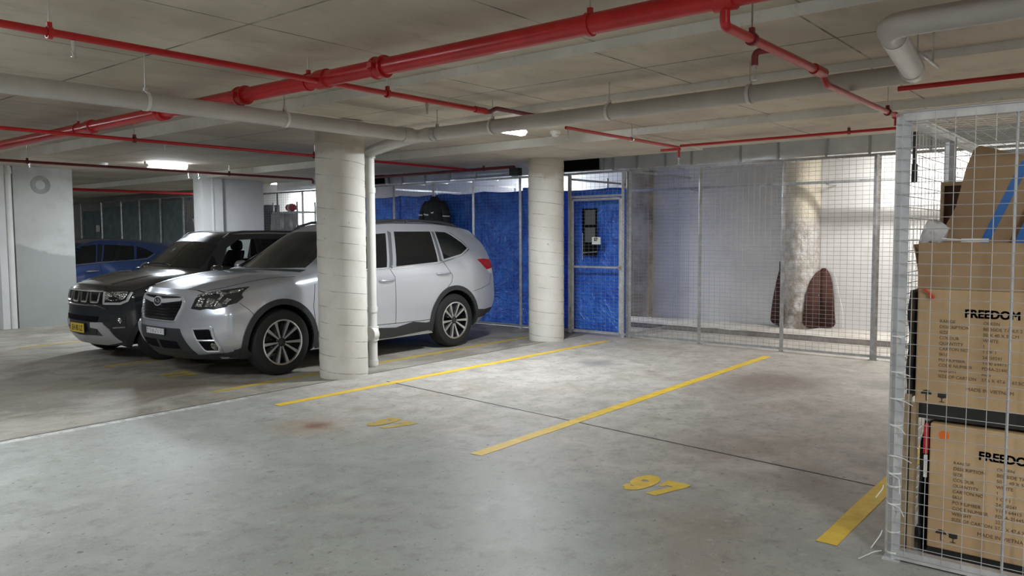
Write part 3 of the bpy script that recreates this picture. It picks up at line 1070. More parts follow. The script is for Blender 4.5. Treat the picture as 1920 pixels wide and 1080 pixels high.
def fence_run(label, ys, z1, name='wire_fence', cat='wire fence', mesh=True, wide=(), mat='zinc', group=None, wmat='wire', bottom=True, pitch=(.075, .05), wr=WR):
    t = thing(name, label, cat, (FX, ys[0], 0), group or ('wire fences' if name == 'wire_fence' else None))
    for y in ys:
        post(t, FX, y, 0, z1, .055 if y in wide else .036, M[mat])
    MB().sq((FX, ys[0], z1), (FX, ys[-1], z1), .032).build('top_rail', M[mat], t)
    if bottom:
        MB().sq((FX, ys[0], .045), (FX, ys[-1], .045), .03).build('bottom_rail', M[mat], t)
    if mesh:
        for a, b in zip(ys[:-1], ys[1:]):
            a, b = min(a, b), max(a, b)
            wires('x', FX - .02, a, b, .05, z1, pitch[0], pitch[1], wr).build('wire_mesh', M[wmat], t, fix=False)
    return t


# enclosure in front of the rough column
f1 = fence_run('tall galvanised wire fence in front of the rough column and white back wall', [5.74, 4.67, 3.56, 2.48, 1.40, 0.32, -0.76], FT, wide=(2.48,))
# return fence towards the back wall
f2 = thing('wire_fence', 'side wire fence running back from the tall corner post next to the gate', 'wire fence', (FX, 5.80, 0), 'wire fences')
post(f2, 9.74, 5.80, 0, FT, .036, M['zinc'])
MB().sq((9.74, 5.80, FT), (11.68, 5.80, FT), .032).build('top_rail', M['zinc'], f2)
MB().sq((9.74, 5.80, .045), (10.88, 5.80, .045), .03).build('bottom_rail', M['zinc'], f2)
wires('y', 5.80, 9.76, 11.66, .12, FT, .075, .05, .0012).build('wire_mesh', M['wire'], f2, fix=False)

# gate
g = thing('wire_gate', 'galvanised wire gate carrying a white number plate, right of the round column', 'gate', (FX, 6.31, 0))
m = MB()
for a, b in (((6.72, .05), (6.72, 1.985)), ((5.90, .05), (5.90, 1.985)), ((6.72, 1.985), (5.90, 1.985)), ((6.72, .05), (5.90, .05))):
    m.sq((FX, a[0], a[1]), (FX, b[0], b[1]), .032)
m.build('gate_frame', M['zinc_pale'], g)
MB().sq((FX, 6.72, 1.0), (FX, 5.90, 1.0), .026).build('cross_bar', M['zinc_pale'], g)
wires('x', FX - .018, 5.91, 6.71, .06, 1.98, .075, .05, .0013).build('wire_mesh', M['wire'], g, fix=False)
MB().box(FX - .03, FX + .01, 5.865, 5.915, .97, 1.03).bar((FX - .045, 5.87, 1.0), (FX - .045, 5.93, 1.0), .007, 8).build('latch', M['steel'], g)
for z in (.35, 1.65):
    MB().bar((FX - .02, 6.745, z - .04), (FX - .02, 6.745, z + .04), .012, 8).build('hinge', M['zinc'], g)
s = thing('number_sign', 'small white plate reading 57 on the wire gate', 'sign', (9.66, 6.28, 1.385))
MB().box(9.664, 9.668, 6.205, 6.352, 1.332, 1.438).build('plate', M['white_plastic'], s)
text_mesh('number', '57', .062, M['black'], s, (9.6625, 6.285, 1.382), (0, -1, 0), (0, 0, 1), bold=.003, align='CENTER')

# fence above and beside the gate, along the tarpaulins
f3 = fence_run('galvanised wire fence in front of the blue tarpaulins', [6.78, 7.715, 8.70, 9.62, 10.61, 11.60, 12.60], FT, wr=.0009)
t = thing('gate_portal', 'galvanised posts and mesh panel around and above the wire gate', 'wire fence', (FX, 6.3, 0))
post(t, FX, 6.76, 0, FT, .036, M['zinc'])
post(t, FX, 5.855, 0, FT, .036, M['zinc_pale'])
MB().sq((FX, 6.76, FT), (FX, 5.74, FT), .032).sq((FX, 6.76, 2.03), (FX, 5.855, 2.03), .03).build('top_rail', M['zinc_pale'], t)
wires('x', FX - .02, 5.86, 6.76, 2.03, FT, .075, .075, WR).build('upper_mesh', M['wire'], t, fix=False)
wires('x', FX - .02, 5.75, 5.85, .05, FT, .05, .05, WR).build('side_mesh', M['wire'], t, fix=False)
f4 = thing('cage_partition', 'wire partition rails showing above the blue tarpaulin behind the gate', 'wire fence', (9.9, 7.2, 0))
for (a, b) in (((9.72, 6.80), (11.4, 6.80)), ((9.72, 8.70), (11.6, 8.70)), ((9.72, 10.61), (11.6, 10.61))):
    m = MB().sq((*a, 2.30), (*b, 2.30), .03)
    m.sq((10.8, a[1], 2.0), (10.8, a[1], 2.37), .03)
    m.sq((10.8, a[1], 0), (10.8, a[1], 2.0), .03)
    m.build('partition_rail', M['zinc'], f4)

# far fence past the tarpaulins
f5 = fence_run('wire fence far back to the left of the front round column, red bundle behind it', [12.66, 13.30, 14.15, 15.0, 16.0, 16.9], FT)

# ---------------------------------------------------------------- tarpaulins
def tarp(label, x, y0, y1, z0, z1, seed, amp=.02, sag=.02, axis='x', group='blue tarpaulins'):
    P = []
    ny = max(8, int(abs(y1 - y0) / .035))
    nz = 56
    for i in range(ny + 1):
        y = y0 + (y1 - y0) * i / ny
        row = []
        for j in range(nz + 1):
            w = j / nz
            ztop = z1 - sag * abs(math.sin((y - y0) * PI / 1.0)) + .01 * noise.noise(Vector((y * 4, seed, 0)))
            z = z0 + (ztop - z0) * w
            q = Vector((y * 1.4 + seed, z * 1.4, seed))
            d = amp * (noise.noise(q) + .55 * noise.noise(q * 2.7 + Vector((z * 1.3, 0, 0))) + .4 * noise.noise(Vector((y * 6 + z * 3.0, z * 2 - y, seed))))
            row.append((x + d, y, z) if axis == 'x' else (y, x + d, z))
        P.append(row)
    m = MB().grid(P)
    b = (x, y0, z0) if axis == 'x' else (y0, x, z0)
    o = lone(m, 'tarpaulin', M['tarp'], label, 'tarpaulin', b, group, smooth=True, angle=180, fix=False)
    sol = o.modifiers.new('thickness', 'SOLIDIFY')
    sol.thickness = .002
    return o


tarp('blue tarpaulin behind the black jacket and the silver car roof', 9.81, 12.55, 7.70, .01, 2.19, 3.0, .035, .03)
tarp('blue tarpaulin sheet between the silver car tail and the column by the gate', 9.80, 7.74, 6.98, .02, 2.215, 8.0, .028, .012)
tarp('blue tarpaulin hanging behind the wire gate', 9.93, 7.25, 5.90, .03, 2.16, 15.0, .045, .02)
# grey panels showing behind the gate
gp = thing('shelf_panel', 'two grey panels in a dark frame behind the wire gate', 'panel', (9.86, 6.52, 1.2))
MB().box(9.868, 9.874, 6.40, 6.66, 1.16, 1.86).build('dark_backing', M['void'], gp)
gpm = base_mat('grey_panel', (0.16, 0.175, 0.18), .6)
for z0, z1 in ((1.62, 1.84), (1.36, 1.58)):
    MB().box(9.857, 9.867, 6.425, 6.60, z0, z1).build('grey_panel', gpm, gp)
MB().sq((9.86, 6.66, 1.20), (9.86, 6.40, 1.22), .018).sq((9.86, 6.65, 1.1), (9.86, 6.65, 1.5), .014).build('panel_frame', M['zinc'], gp)

# jacket hung on the fence
jm = varied('black_jacket_cloth', (0.010, 0.011, 0.016), (0.022, 0.024, 0.032), .75, scale=12, bump=.3)
jt = thing('jacket', 'black jacket with pale reflective strips hanging on the fence above the silver car', 'jacket', (9.60, 9.47, 2.14))
prof = [(2.10, .07, .05), (2.075, .10, .065), (2.05, .17, .075), (2.02, .23, .085), (1.96, .255, .095), (1.85, .25, .10), (1.7, .24, .10), (1.5, .245, .105), (1.36, .25, .11), (1.33, .245, .105)]
P = []
for z, a, b in prof:
    row = []
    for k in range(41):
        an = 2 * PI * k / 40
        wob = 1 + .06 * noise.noise(Vector((math.cos(an) * 2, math.sin(an) * 2, z * 5)))
        row.append((9.585 + b * math.sin(an) * wob, 9.47 + a * math.cos(an) * wob, z))
    P.append(row)
m = MB().grid(P)
m.build('body', jm, jt, smooth=True, angle=180)
for s in (-1, 1):
    m = MB().tube([(9.585, 9.47 + s * .17, 2.02), (9.58, 9.47 + s * .255, 1.93), (9.57, 9.47 + s * .295, 1.7), (9.56, 9.47 + s * .305, 1.42)], [.06, .062, .064, .064, .064, .064, .064, .063, .063, .063, .063, .063, .062, .06, .06, .055], 16, .08)
    sl = m.build('sleeve', jm, jt, smooth=True, angle=180)
    m = MB()
    pp = []
    for k in range(9):
        an = PI * (.95 + k * .16)
        pp.append((9.57 + .067 * math.sin(an) - .0, 9.47 + s * .285 + .067 * math.cos(an)))
    m.grid([[(x, y, 1.80 + h + (y - 9.47) * .05) for x, y in pp] for h in (0, .018)])
    m.build('reflective_strip', M['white_plastic'], sl, smooth=True)
m = MB()
for (ya, yb, za, zb) in ((9.66, 9.52, 1.825, 1.81), (9.46, 9.40, 1.845, 1.85)):
    m.grid([[(9.585 - .1 * math.sqrt(max(0, 1 - ((y - 9.47) / .27) ** 2)) - .008, y, z + h) for y, z in ((ya, za), ((ya + yb) / 2, (za + zb) / 2 - .006), (yb, zb))] for h in (0, .022)])
m.build('chest_strip', M['white_plastic'], jt, smooth=True)
MB().lathe([(.085, 2.075), (.075, 2.11), (.06, 2.13), (.045, 2.125), (.05, 2.09)], 20, (9.585, 9.47, 0)).build('collar', jm, jt, smooth=True, angle=180)
MB().tube([(9.585, 9.47, 2.12), (9.585, 9.47, 2.30), (9.64, 9.47, 2.39), (9.70, 9.47, 2.385)], .004, 6, .03).build('hook', M['steel'], jt, smooth=True)

# ---------------------------------------------------------------- things behind the far fence
sh = thing('storage_shelf', 'grey shelf unit wrapped in plastic behind the far wire fence', 'shelf', (10.35, 14.5, 0))
MB().box(10.10, 10.60, 14.05, 14.95, 1.97, 2.0).build('shelf_board', M['zinc'], sh)
for y in (14.07, 14.93):
    for x in (10.12, 10.58):
        MB().sq((x, y, 0), (x, y, 2.2), .03).build('upright', M['zinc'], sh)
wrap = varied('clear_grey_plastic_wrap', (0.36, 0.38, 0.42), (0.55, 0.57, 0.60), .25, scale=5, bump=.6, bscale=9)
P = [[(10.07 + .03 * noise.noise(Vector((y * 5, z * 4, 1))), y, z) for z in [0.02 + 1.94 * j / 24 for j in range(25)]] for y in [14.03 + .94 * i / 20 for i in range(21)]]
MB().grid(P).build('plastic_wrap', wrap, sh, smooth=True, angle=180, fix=False)
redm = varied('red_and_white_cloth', (0.55, 0.03, 0.05), (0.62, 0.10, 0.12), .7, scale=9)
rb = thing('red_bundle', 'small red bundle with a white band on top of the plastic wrapped shelf', 'bundle', (10.3, 14.5, 2.0))
P = []
for i in range(13):
    v = i / 12
    y = 14.36 + .30 * v
    rr = .085 * math.sqrt(max(.02, 1 - (2 * v - 1) ** 4))
    P.append([(10.28 + rr * math.cos(a), y, 2.088 + rr * math.sin(a) * (.9 + .2 * noise.noise(Vector((y * 9, a, 0))))) for a in [2 * PI * k / 20 for k in range(21)]])
MB().grid(P).build('cloth_roll', redm, rb, smooth=True, angle=180)
MB().lathe([(.089, -.03), (.093, -.02), (.093, .02), (.089, .03)], 20, (10.28, 14.50, 2.088), 'y').build('white_band', M['white_plastic'], rb, smooth=True)
cb = thing('dark_cabinet', 'dark grey cabinet behind the far wire fence', 'cabinet', (10.3, 15.25, 0))
cm = varied('dark_grey_laminate', (0.06, 0.065, 0.075), (0.085, 0.09, 0.10), .5)
MB().box(10.12, 10.55, 15.0, 15.52, 0, 2.0).build('body', cm, cb)
MB().box(10.10, 10.12, 15.01, 15.51, .06, 1.98).build('door', cm, cb)
MB().box(10.2, 10.5, 15.25, 15.52, 2.0, 2.17).build('top_box', cm, cb)

# shade cloth cages in the far corner
cloth = varied('dark_green_grey_shade_cloth', (0.13, 0.17, 0.185), (0.19, 0.235, 0.25), .8, scale=4, bump=.2)
sc = fence_run('row of dark cages hung with green-grey shade cloth beyond the blue car', [17.0, 17.97, 19.07, 20.14, 21.14, 22.3, 23.6, 25.0], 2.42, name='shade_cloth_cage', cat='storage cage', mesh=False)
for a, b, h in ((17.99, 19.05, 2.36), (19.09, 20.12, 2.30), (20.16, 21.12, 2.37), (21.16, 22.28, 2.28), (22.32, 23.58, 2.2)):
    P = []
    for i in range(19):
        y = a + (b - a) * i / 18
        P.append([(9.735 + .018 * noise.noise(Vector((y * 5, z * .8, 2))), y, z + (.03 * noise.noise(Vector((y * 3, 0, 0))) if j == 20 else 0)) for j, z in enumerate([.05 + (h - .05) * q / 20 for q in range(21)])])
    MB().grid(P).build('cloth_panel', cloth, sc, smooth=True, angle=180, fix=False)
for a, b in ((17.0, 17.97),):
    wires('x', 9.68, a, b, .05, 2.4, .075, .075, WR).build('wire_mesh', M['wire'], sc, fix=False)
MB().sq((9.9, 17.86, 1.9), (10.1, 17.3, .3), .05).sq((9.9, 17.6, 1.9), (10.1, 17.1, .5), .03).build('leaning_board', M['zinc'], sc)
MB().box(9.66, 9.70, 22.45, 22.6, 1.62, 1.80).build('white_plate', M['white_plastic'], sc)

# ---------------------------------------------------------------- the cage with boxes in front
CX, CY, CT = 3.80, 0.867, 1.985
cage = thing('storage_cage', 'pale galvanised wire storage cage holding stacked brown cartons', 'storage cage', (CX, CY, 0))
W = .042
c_back = 6.0
c_right = -1.2
for x, y in ((CX, CY), (4.82, CY), (c_back, CY), (CX, c_right), (c_back, c_right)):
    post(cage, x, y, 0, CT, W, M['zinc_pale'])
MB().sq((CX, CY, CT), (CX, c_right, CT), W).build('top_rail', M['zinc_pale'], cage)
MB().sq((CX, CY, .03), (CX, c_right, .03), W).build('bottom_rail', M['zinc_pale'], cage)
for y in (CY, c_right):
    MB().sq((CX, y, CT), (c_back, y, CT), W).build('top_rail', M['zinc_pale'], cage)
    MB().sq((CX, y, .03), (c_back, y, .03), W).build('bottom_rail', M['zinc_pale'], cage)
MB().sq((c_back, CY, CT), (c_back, c_right, CT), W).build('top_rail', M['zinc_pale'], cage)
NW = .0017
wires('x', CX - .025, c_right, CY + .02, .03, CT + .015, .0745, .0505, NW).build('wire_mesh', M['wire_pale'], cage, fix=False)
wires('y', CY + .025, CX - .02, c_back, .03, CT + .015, .075, .0505, NW).build('wire_mesh', M['wire_pale'], cage, fix=False)
wires('z', CT + .023, CX, c_back, c_right, CY, .075, .075, NW).build('wire_mesh', M['wire_pale'], cage, fix=False)
wires('x', c_back, c_right, CY, .03, CT, .075, .05, NW).build('wire_mesh', M['wire_pale'], cage, fix=False)
MB().sq((CX + .0, .443, .03), (CX, .443, CT), .008).build('stiffener_wire', M['wire_pale'], cage)
for i, (z, dy, dz, dx) in enumerate(((.86, .06, -.012, .05), (.74, .075, -.02, .05), (.62, .05, -.03, .06), (.48, .08, -.01, .04), (.34, -.04, -.05, .05), (.26, .06, -.03, .05), (.13, -.05, -.07, .0), (.035, -.10, -.035, -.02), (1.02, .06, -.02, .06), (.40, .05, -.06, .04))):
    s = -1 if dy > 0 else 1
    y = CY + (.0 if dy > 0 else .02)
    m = MB().tube([(CX - .027, y + .02, z), (CX - .03, y - dy * .5, z + dz * .3), (CX - .03 - .01 * i % 2, y - dy, z + dz)], .0022, 6, .01)
    m.lathe([(.027, -.003), (.03, -.003), (.03, .003), (.027, .003)], 12, (CX, CY, z), 'z', closed=True)
    m.build('cable_tie', M['white_plastic'], cage, smooth=True)
MB().box(CX + .02, CX + .04, CY - .045, CY - .032, 1.76, 1.92).bar((CX + .03, CY - .04, 1.70), (CX + .03, CY - .04, 1.78), .012, 8).build('padlock_hasp', M['black'], cage)

carton = varied('brown_carton_board', (0.47, 0.315, 0.17), (0.55, 0.38, 0.215), .7, scale=3, bump=.1, bscale=60)
carton_in = varied('darker_carton_board', (0.33, 0.21, 0.115), (0.40, 0.265, 0.15), .75, scale=4)
ink = base_mat('black_print', (0.03, 0.025, 0.02), .7)
faint = base_mat('faded_print', (0.15, 0.095, 0.05), .75)


def carton_box(label, x, y0, y1, z0, z1, depth, band, ymid, fx):
    t = thing('carton', label, 'box', (x, y1, z0), 'stacked brown cartons')
    b = MB().box(x, x + depth, y0, y1, z0 + band, z1)
    o = b.build('box_body', carton, t)
    bv = o.modifiers.new('edge', 'BEVEL')
    bv.width = .006
    bv.segments = 2
    MB().box(x + .002, x + depth - .002, y0, y1 - .002, z0, z0 + band - .001).build('black_base', M['black'], t)
    return t


def printing(t, x, rows, yl, yr, ztop, dz, size, yhead, zhead, hsize, ymade, zmade, icons, zic):
    U, V = (0, -1, 0), (0, 0, 1)
    text_mesh('brand_lettering', 'FREEDOM', hsize, ink, t, (x, yhead, zhead), U, V, heavy=.0016, squash=.97)
    left = '\n'.join(r[0] for r in rows)
    right = '\n'.join(r[1] for r in rows)
    for nm, body, y in (('carton_print', left, yl), ('carton_print', right, yr)):
        for i, line in enumerate(body.split('\n')):
            if line:
                text_mesh(nm, line, size, faint, t, (x, y, ztop - i * dz), U, V, bold=.0, squash=.98)
    text_mesh('carton_print', 'MADE IN VIETNAM', size * 1.12, faint, t, (x, ymade, zmade), U, V, bold=.0, squash=.98)
    # umbrella and glass handling marks
    y = icons[0]
    m = MB()
    pts = [(y + .022 * math.cos(a), zic + .016 + .02 * math.sin(a)) for a in [PI * k / 14 for k in range(15)]]
    m.prism(pts, 'x', x - .0008, x)
    m.box(x - .0008, x, y - .0018, y + .0018, zic - .012, zic + .016)
    m.box(x - .0008, x, y - .010, y, zic - .014, zic - .011)
    m.build('umbrella_mark', ink, t, fix=True)
    y = icons[1]
    m = MB()
    m.prism([(y + .017, zic + .03), (y + .017, zic + .008), (y + .004, zic + .004), (y - .004, zic + .004), (y - .017, zic + .008), (y - .017, zic + .03)], 'x', x - .0008, x)
    m.box(x - .0008, x, y - .0018, y + .0018, zic - .012, zic + .005)
    m.box(x - .0008, x, y - .011, y + .011, zic - .014, zic - .011)
    m.build('glass_mark', ink, t)


names = ['RANGE', 'DESCRIPTION', 'SIZE', 'COLOUR', 'QUANTITY', 'CARTON NO', 'SKU', 'PO NUMBER', 'CODE NUMBER', 'WEIGHT', 'SIZE OF CARTON']
up_vals = ['QUEEN', 'BEDSIDE TABLE 2 DR', '50 X 40 X 55CM', 'WHITE', '1', '1 OF 1', '24250241', 'Y100 64415', 'FDBA-214453', 'KGS', '57.6 X 47.6 X 63.5CM']
lo_vals = ['QUEEN', 'BEDSIDE TABLE 2 DR', '50 X 40 X 55CM', 'WHITE', '1', '1 OF 1', '24250241', 'Y100 64415', 'FDBA-214453', '22.0', '57.6 X 47.6 X 63.5CM']
b1 = carton_box('open brown carton on top of the stack in the cage, with raised flaps', 3.95, .30, .826, .632, 1.225, .50, .066, 0, 0)
printing(b1, 3.9492, list(zip(names, up_vals)), .732, .562, 1.075, .0249, .0195, .635, 1.105, .049, .620, .778, (.778, .714), .728)
m = MB()
P = [[(3.948 - .006 * math.sin(v * 2), y, 1.225 + .208 * v) for v in [k / 6 for k in range(7)]] for y in (.30, .826)]
m.grid(P)
o = m.build('front_flap', carton_in, b1, fix=False)
sm = o.modifiers.new('thickness', 'SOLIDIFY'); sm.thickness = .005
P = [[(x, .826 + .028 * v ** 2, 1.225 + .20 * v) for v in [k / 6 for k in range(7)]] for x in (3.96, 4.44)]
o = MB().grid(P).build('side_flap', carton_in, b1, fix=False)
sm = o.modifiers.new('thickness', 'SOLIDIFY'); sm.thickness = .005
b2 = carton_box('closed brown carton at the bottom of the stack in the cage', 3.93, .24, .754, 0.0, .618, .50, .045, 0, 0)
printing(b2, 3.9292, list(zip(names, lo_vals)), .656, .489, .444, .0258, .0205, .560, .484, .051, .555, .142, (.697, .648), .10)
MB().lathe([(0, -.001), (.021, -.0008), (.021, 0)], 24, (3.9295, .697, .568), 'x').build('orange_sticker', base_mat('orange_sticker', (0.75, 0.17, 0.02), .6), b2)

sheet = thing('cardboard_sheet', 'large bent sheet of brown cardboard with blue tape standing in the open top carton', 'cardboard', (4.25, .66, 1.3))
out = [(.80, 1.28), (.80, 1.46), (.735, 1.60), (.71, 1.72), (.695, 1.79), (.668, 1.865), (.645, 1.883), (.60, 1.868), (.50, 1.835), (.36, 1.79), (.34, 1.28)]
MB().prism(out, 'x', 4.25, 4.256).build('sheet', carton_in, sheet)
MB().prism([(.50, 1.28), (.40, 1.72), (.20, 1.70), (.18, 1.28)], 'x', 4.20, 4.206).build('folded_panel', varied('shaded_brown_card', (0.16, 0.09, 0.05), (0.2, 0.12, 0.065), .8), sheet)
tape = base_mat('blue_tape', (0.015, 0.15, 0.50), .35)
MB().prism([(.652, 1.38), (.615, 1.38), (.44, 1.80), (.478, 1.80)], 'x', 4.2475, 4.25).build('blue_tape', tape, sheet)
MB().prism([(.50, 1.40), (.45, 1.40), (.33, 1.70), (.38, 1.72)], 'x', 4.1965, 4.20).build('blue_tape', tape, sheet)
fr = thing('picture_frame', 'small pale wooden frame with a dark brown panel behind the cardboard in the cage', 'frame', (4.52, .80, 1.35))
m = MB()
for y0, y1, z0, z1 in ((.835, .85, 1.40, 1.735), (.70, .715, 1.40, 1.735), (.715, .835, 1.715, 1.735)):
    m.box(4.51, 4.54, y0, y1, z0, z1)
m.build('wooden_frame', varied('pale_wood', (0.55, 0.42, 0.28), (0.62, 0.5, 0.36), .6), fr)
MB().box(4.53, 4.538, .715, .835, 1.40, 1.715).build('dark_panel', varied('dark_brown_card', (0.10, 0.055, 0.035), (0.14, 0.08, 0.05), .8), fr)

bag_m = varied('thin_white_plastic', (0.62, 0.60, 0.60), (0.75, 0.73, 0.73), .35, scale=12, bump=.6, bscale=30)
P = []
for i in range(21):
    u = i / 20
    row = []
    for k in range(25):
        a = 2 * PI * k / 24
        rr = (.055 * math.sin(PI * min(1, u * 1.02 + .02)) ** .6) * (1 + .45 * noise.noise(Vector((math.cos(a) * 2, math.sin(a) * 2, u * 4))))
        row.append((4.04 + rr * math.cos(a) * .7, .845 - .125 * u + rr * .15 * math.sin(a), 1.42 + .10 * u + .02 * math.sin(u * 5) + rr * math.sin(a)))
    P.append(row)
lone(MB().grid(P), 'plastic_bag', bag_m, 'crumpled white plastic bag resting on the flap of the top carton', 'plastic bag', (4.04, .82, 1.38), smooth=True, angle=180)
lone(MB().tube([(3.955, .735, 1.452), (3.955, .66, 1.445), (3.957, .62, 1.447)], .004, 6).box(3.96, 3.98, .555, .66, 1.436, 1.452), 'paper_slip', M['white_plastic'], 'pale slip of paper on the front flap edge of the top carton', 'paper', (3.955, .66, 1.44))
cord = base_mat('orange_red_cord', (0.65, 0.07, 0.03), .5)
lone(MB().tube([(3.935, .80, 1.225), (3.935, .785, 1.215), (3.933, .765, 1.20), (3.934, .752, 1.19), (3.934, .768, 1.182), (3.935, .775, 1.20)], .0045, 8, .01), 'orange_cord', cord, 'knotted orange-red cord on the left front of the top carton', 'cord', (3.935, .77, 1.18), smooth=True)
bp = varied('black_plastic_wrap', (0.01, 0.01, 0.012), (0.02, 0.02, 0.024), .3, scale=6, bump=.5, bscale=25)
P = [[(x, .842 + .010 * noise.noise(Vector((x * 12, z * 9, 0))), z) for z in [.72 + .50 * j / 20 for j in range(21)]] for x in [3.87 + .4 * i / 12 for i in range(13)]]
o = lone(MB().grid(P), 'black_wrap', bp, 'strip of black plastic wrap squeezed beside the top carton in the cage', 'plastic wrap', (3.87, .842, .72), smooth=True, angle=180, fix=False)
sm = o.modifiers.new('thickness', 'SOLIDIFY'); sm.thickness = .006
plank_m = varied('raw_board_edges', (0.30, 0.22, 0.13), (0.42, 0.32, 0.20), .75, scale=14)
for (y0, y1, zt, x0, lb) in ((.832, .85, .74, 3.85, 'tall thin raw board standing against the left post of the storage cage'), (.806, .826, .70, 3.87, 'shorter raw board standing beside the bottom carton in the cage')):
    lone(MB().prism([(x0, 0.0), (x0 + .06, 0), (x0 + .075, zt), (x0 + .02, zt + .01)], 'y', y0, y1), 'raw_board', plank_m, lb, 'board', (x0, y0, 0), 'raw boards in the cage')
MB_ = MB().box(3.905, 3.925, .758, .775, .48, .615)
lone(MB_, 'red_strap', base_mat('red_fabric', (0.5, 0.02, 0.03), .6), 'red fabric strip between the two cartons at their left edge', 'strap', (3.91, .765, .48))
lone(MB().box(3.908, 3.92, .759, .772, .37, .472), 'white_tag', M['white_plastic'], 'white tag hanging below the red fabric strip in the cage', 'tag', (3.91, .765, .37))
P = []  # black filler added where the gap beside the carton is only shade
for i in range(15):
    z = .0 + .60 * i / 14
    row = []
    for k in range(25):
        a = 2 * PI * k / 24
        n_ = 1 + .18 * noise.noise(Vector((math.cos(a) * 2, math.sin(a) * 2, z * 6)))
        e = 1.0 if i < 13 else .75
        row.append((4.18 + .20 * max(-1, min(1, 1.25 * math.cos(a))) * n_ * e, .788 + .026 * math.sin(a) * e, z))
    P.append(row)
mgap = MB().grid(P)
mgap.add(P[-1][:-1], [tuple(range(24))])
lone(mgap, 'dark_gap_filler', bp, 'added black filler for the shaded gap between the bottom carton and the raw boards', 'bag', (4.18, .788, 0), smooth=True, angle=60)
# ---------------------------------------------------------------- cars
def pchip(xs, ys):
    n = len(xs)
    h = [xs[i + 1] - xs[i] for i in range(n - 1)]
    d = [(ys[i + 1] - ys[i]) / h[i] for i in range(n - 1)]
    m = [0.0] * n
    m[0], m[-1] = d[0], d[-1]
    for i in range(1, n - 1):
        if d[i - 1] * d[i] <= 0:
            m[i] = 0
        else:
            w1, w2 = 2 * h[i] + h[i - 1], h[i] + 2 * h[i - 1]
            m[i] = (w1 + w2) / (w1 / d[i - 1] + w2 / d[i])

    def f(x):
        x = min(max(x, xs[0]), xs[-1])
        i = 0
        while i < n - 2 and x > xs[i + 1]:
            i += 1
        t = (x - xs[i]) / h[i]
        return ((1 + 2 * t) * (1 - t) ** 2 * ys[i] + t * (1 - t) ** 2 * h[i] * m[i] + t * t * (3 - 2 * t) * ys[i + 1] + t * t * (t - 1) * h[i] * m[i + 1])
    return f


def resample(pts, n):
    """smooth a list of tuples through pchip over the index"""
    k = len(pts[0])
    fs = [pchip(list(range(len(pts))), [p[c] for p in pts]) for c in range(k)]
    return [tuple(f(i * (len(pts) - 1) / (n - 1)) for f in fs) for i in range(n)]


BOW = 2.7


def make_shell(S, NK=30, NY=15, NX=110):
    """closed car shell in local coordinates (x back from the front bumper, y to the far side)"""
    st = S['stations']
    K = len(st[0]['p'])
    fc = resample(S['front_c'], NK)
    rc = resample(S['rear_c'], NK)
    fx = resample([(v,) for v in S['front_x']], NK)
    rx = resample([(v,) for v in S['rear_x']], NK)
    xs = [s['x'] for s in st]
    chan_y = [pchip(xs, [s['p'][k][0] for s in st]) for k in range(K)]
    chan_z = [pchip(xs, [s['p'][k][1] for s in st]) for k in range(K)]
    ch_d = pchip(xs, [s['d'] for s in st])
    ch_t = pchip(xs, [s['zt'] for s in st])
    samp = []
    for i in range(NX + 1):
        samp.append(xs[0] + (xs[-1] - xs[0]) * i / NX)
    sides = []
    tops = []
    for i, x in enumerate(samp):
        prof = resample([(chan_y[k](x), chan_z[k](x)) for k in range(K)], NK)
        row = []
        d = ch_d(x)
        for k, (y, z) in enumerate(prof):
            xx = x + d
            # blend the end stations into the given front and rear plan outlines
            if i == 0:
                xx = fx[k][0]
            elif x < xs[1]:
                w = (x - xs[0]) / (xs[1] - xs[0])
                xx = fx[k][0] * (1 - w) + (xs[1] + ch_d(xs[1])) * w
            elif i == NX:
                xx = rx[k][0]
            elif x > xs[-2]:
                w = (x - xs[-2]) / (xs[-1] - xs[-2])
                xx = (xs[-2] + ch_d(xs[-2])) * (1 - w) + rx[k][0] * w
            row.append((xx, y, z))
        sides.append(row)
        ex, ey, ez = row[-1]
        zt = ch_t(x)
        tp = []
        for j in range(NY + 1):
            s = j / NY
            a = s ** BOW
            y = ey * s
            z = zt - (zt - ez) * (0.25 * s ** 2 + 0.75 * s ** 3.5)
            tp.append((x + (ex - x) * a, y, z))
        tops.append(tp)
    m = MB()
    for sg in (1, -1):
        f = (lambda p: (p[0], p[1] * sg, p[2]))
        m.grid([[f(p) for p in r] for r in sides])
        m.grid([[f(p) for p in r] for r in tops])
        for cen, row, zt in ((fc, sides[0], st[0]['zt']), (rc, sides[-1], st[-1]['zt'])):
            P = []
            for k in range(NK):
                cx, cz = cen[k]
                ex, ey, ez = row[k]
                r = []
                for j in range(NY + 1):
                    s = j / NY
                    a = s ** BOW
                    b = 0.25 * s ** 2 + 0.75 * s ** 3.5
                    r.append(f((cx + (ex - cx) * a, ey * s, cz + (ez - cz) * b)))
                P.append(r)
            m.grid(P)
    # underside
    for a, b in zip(sides[:-1], sides[1:]):
        m.add([a[0], (a[0][0], -a[0][1], a[0][2]), (b[0][0], -b[0][1], b[0][2]), b[0]], [(0, 1, 2, 3)])
    # fill the lower edge of bumper sweeps
    for cen, row in ((fc, sides[0]), (rc, sides[-1])):
        ex, ey, ez = row[0]
        cx, cz = cen[0]
        L = []
        for j in range(-NY, NY + 1):
            s = abs(j) / NY
            L.append((cx + (ex - cx) * s ** BOW, ey * j / NY, cz + (ez - cz) * (0.25 * s ** 2 + 0.75 * s ** 3.5)))
        m.add(L, [tuple(range(len(L)))])
    return m


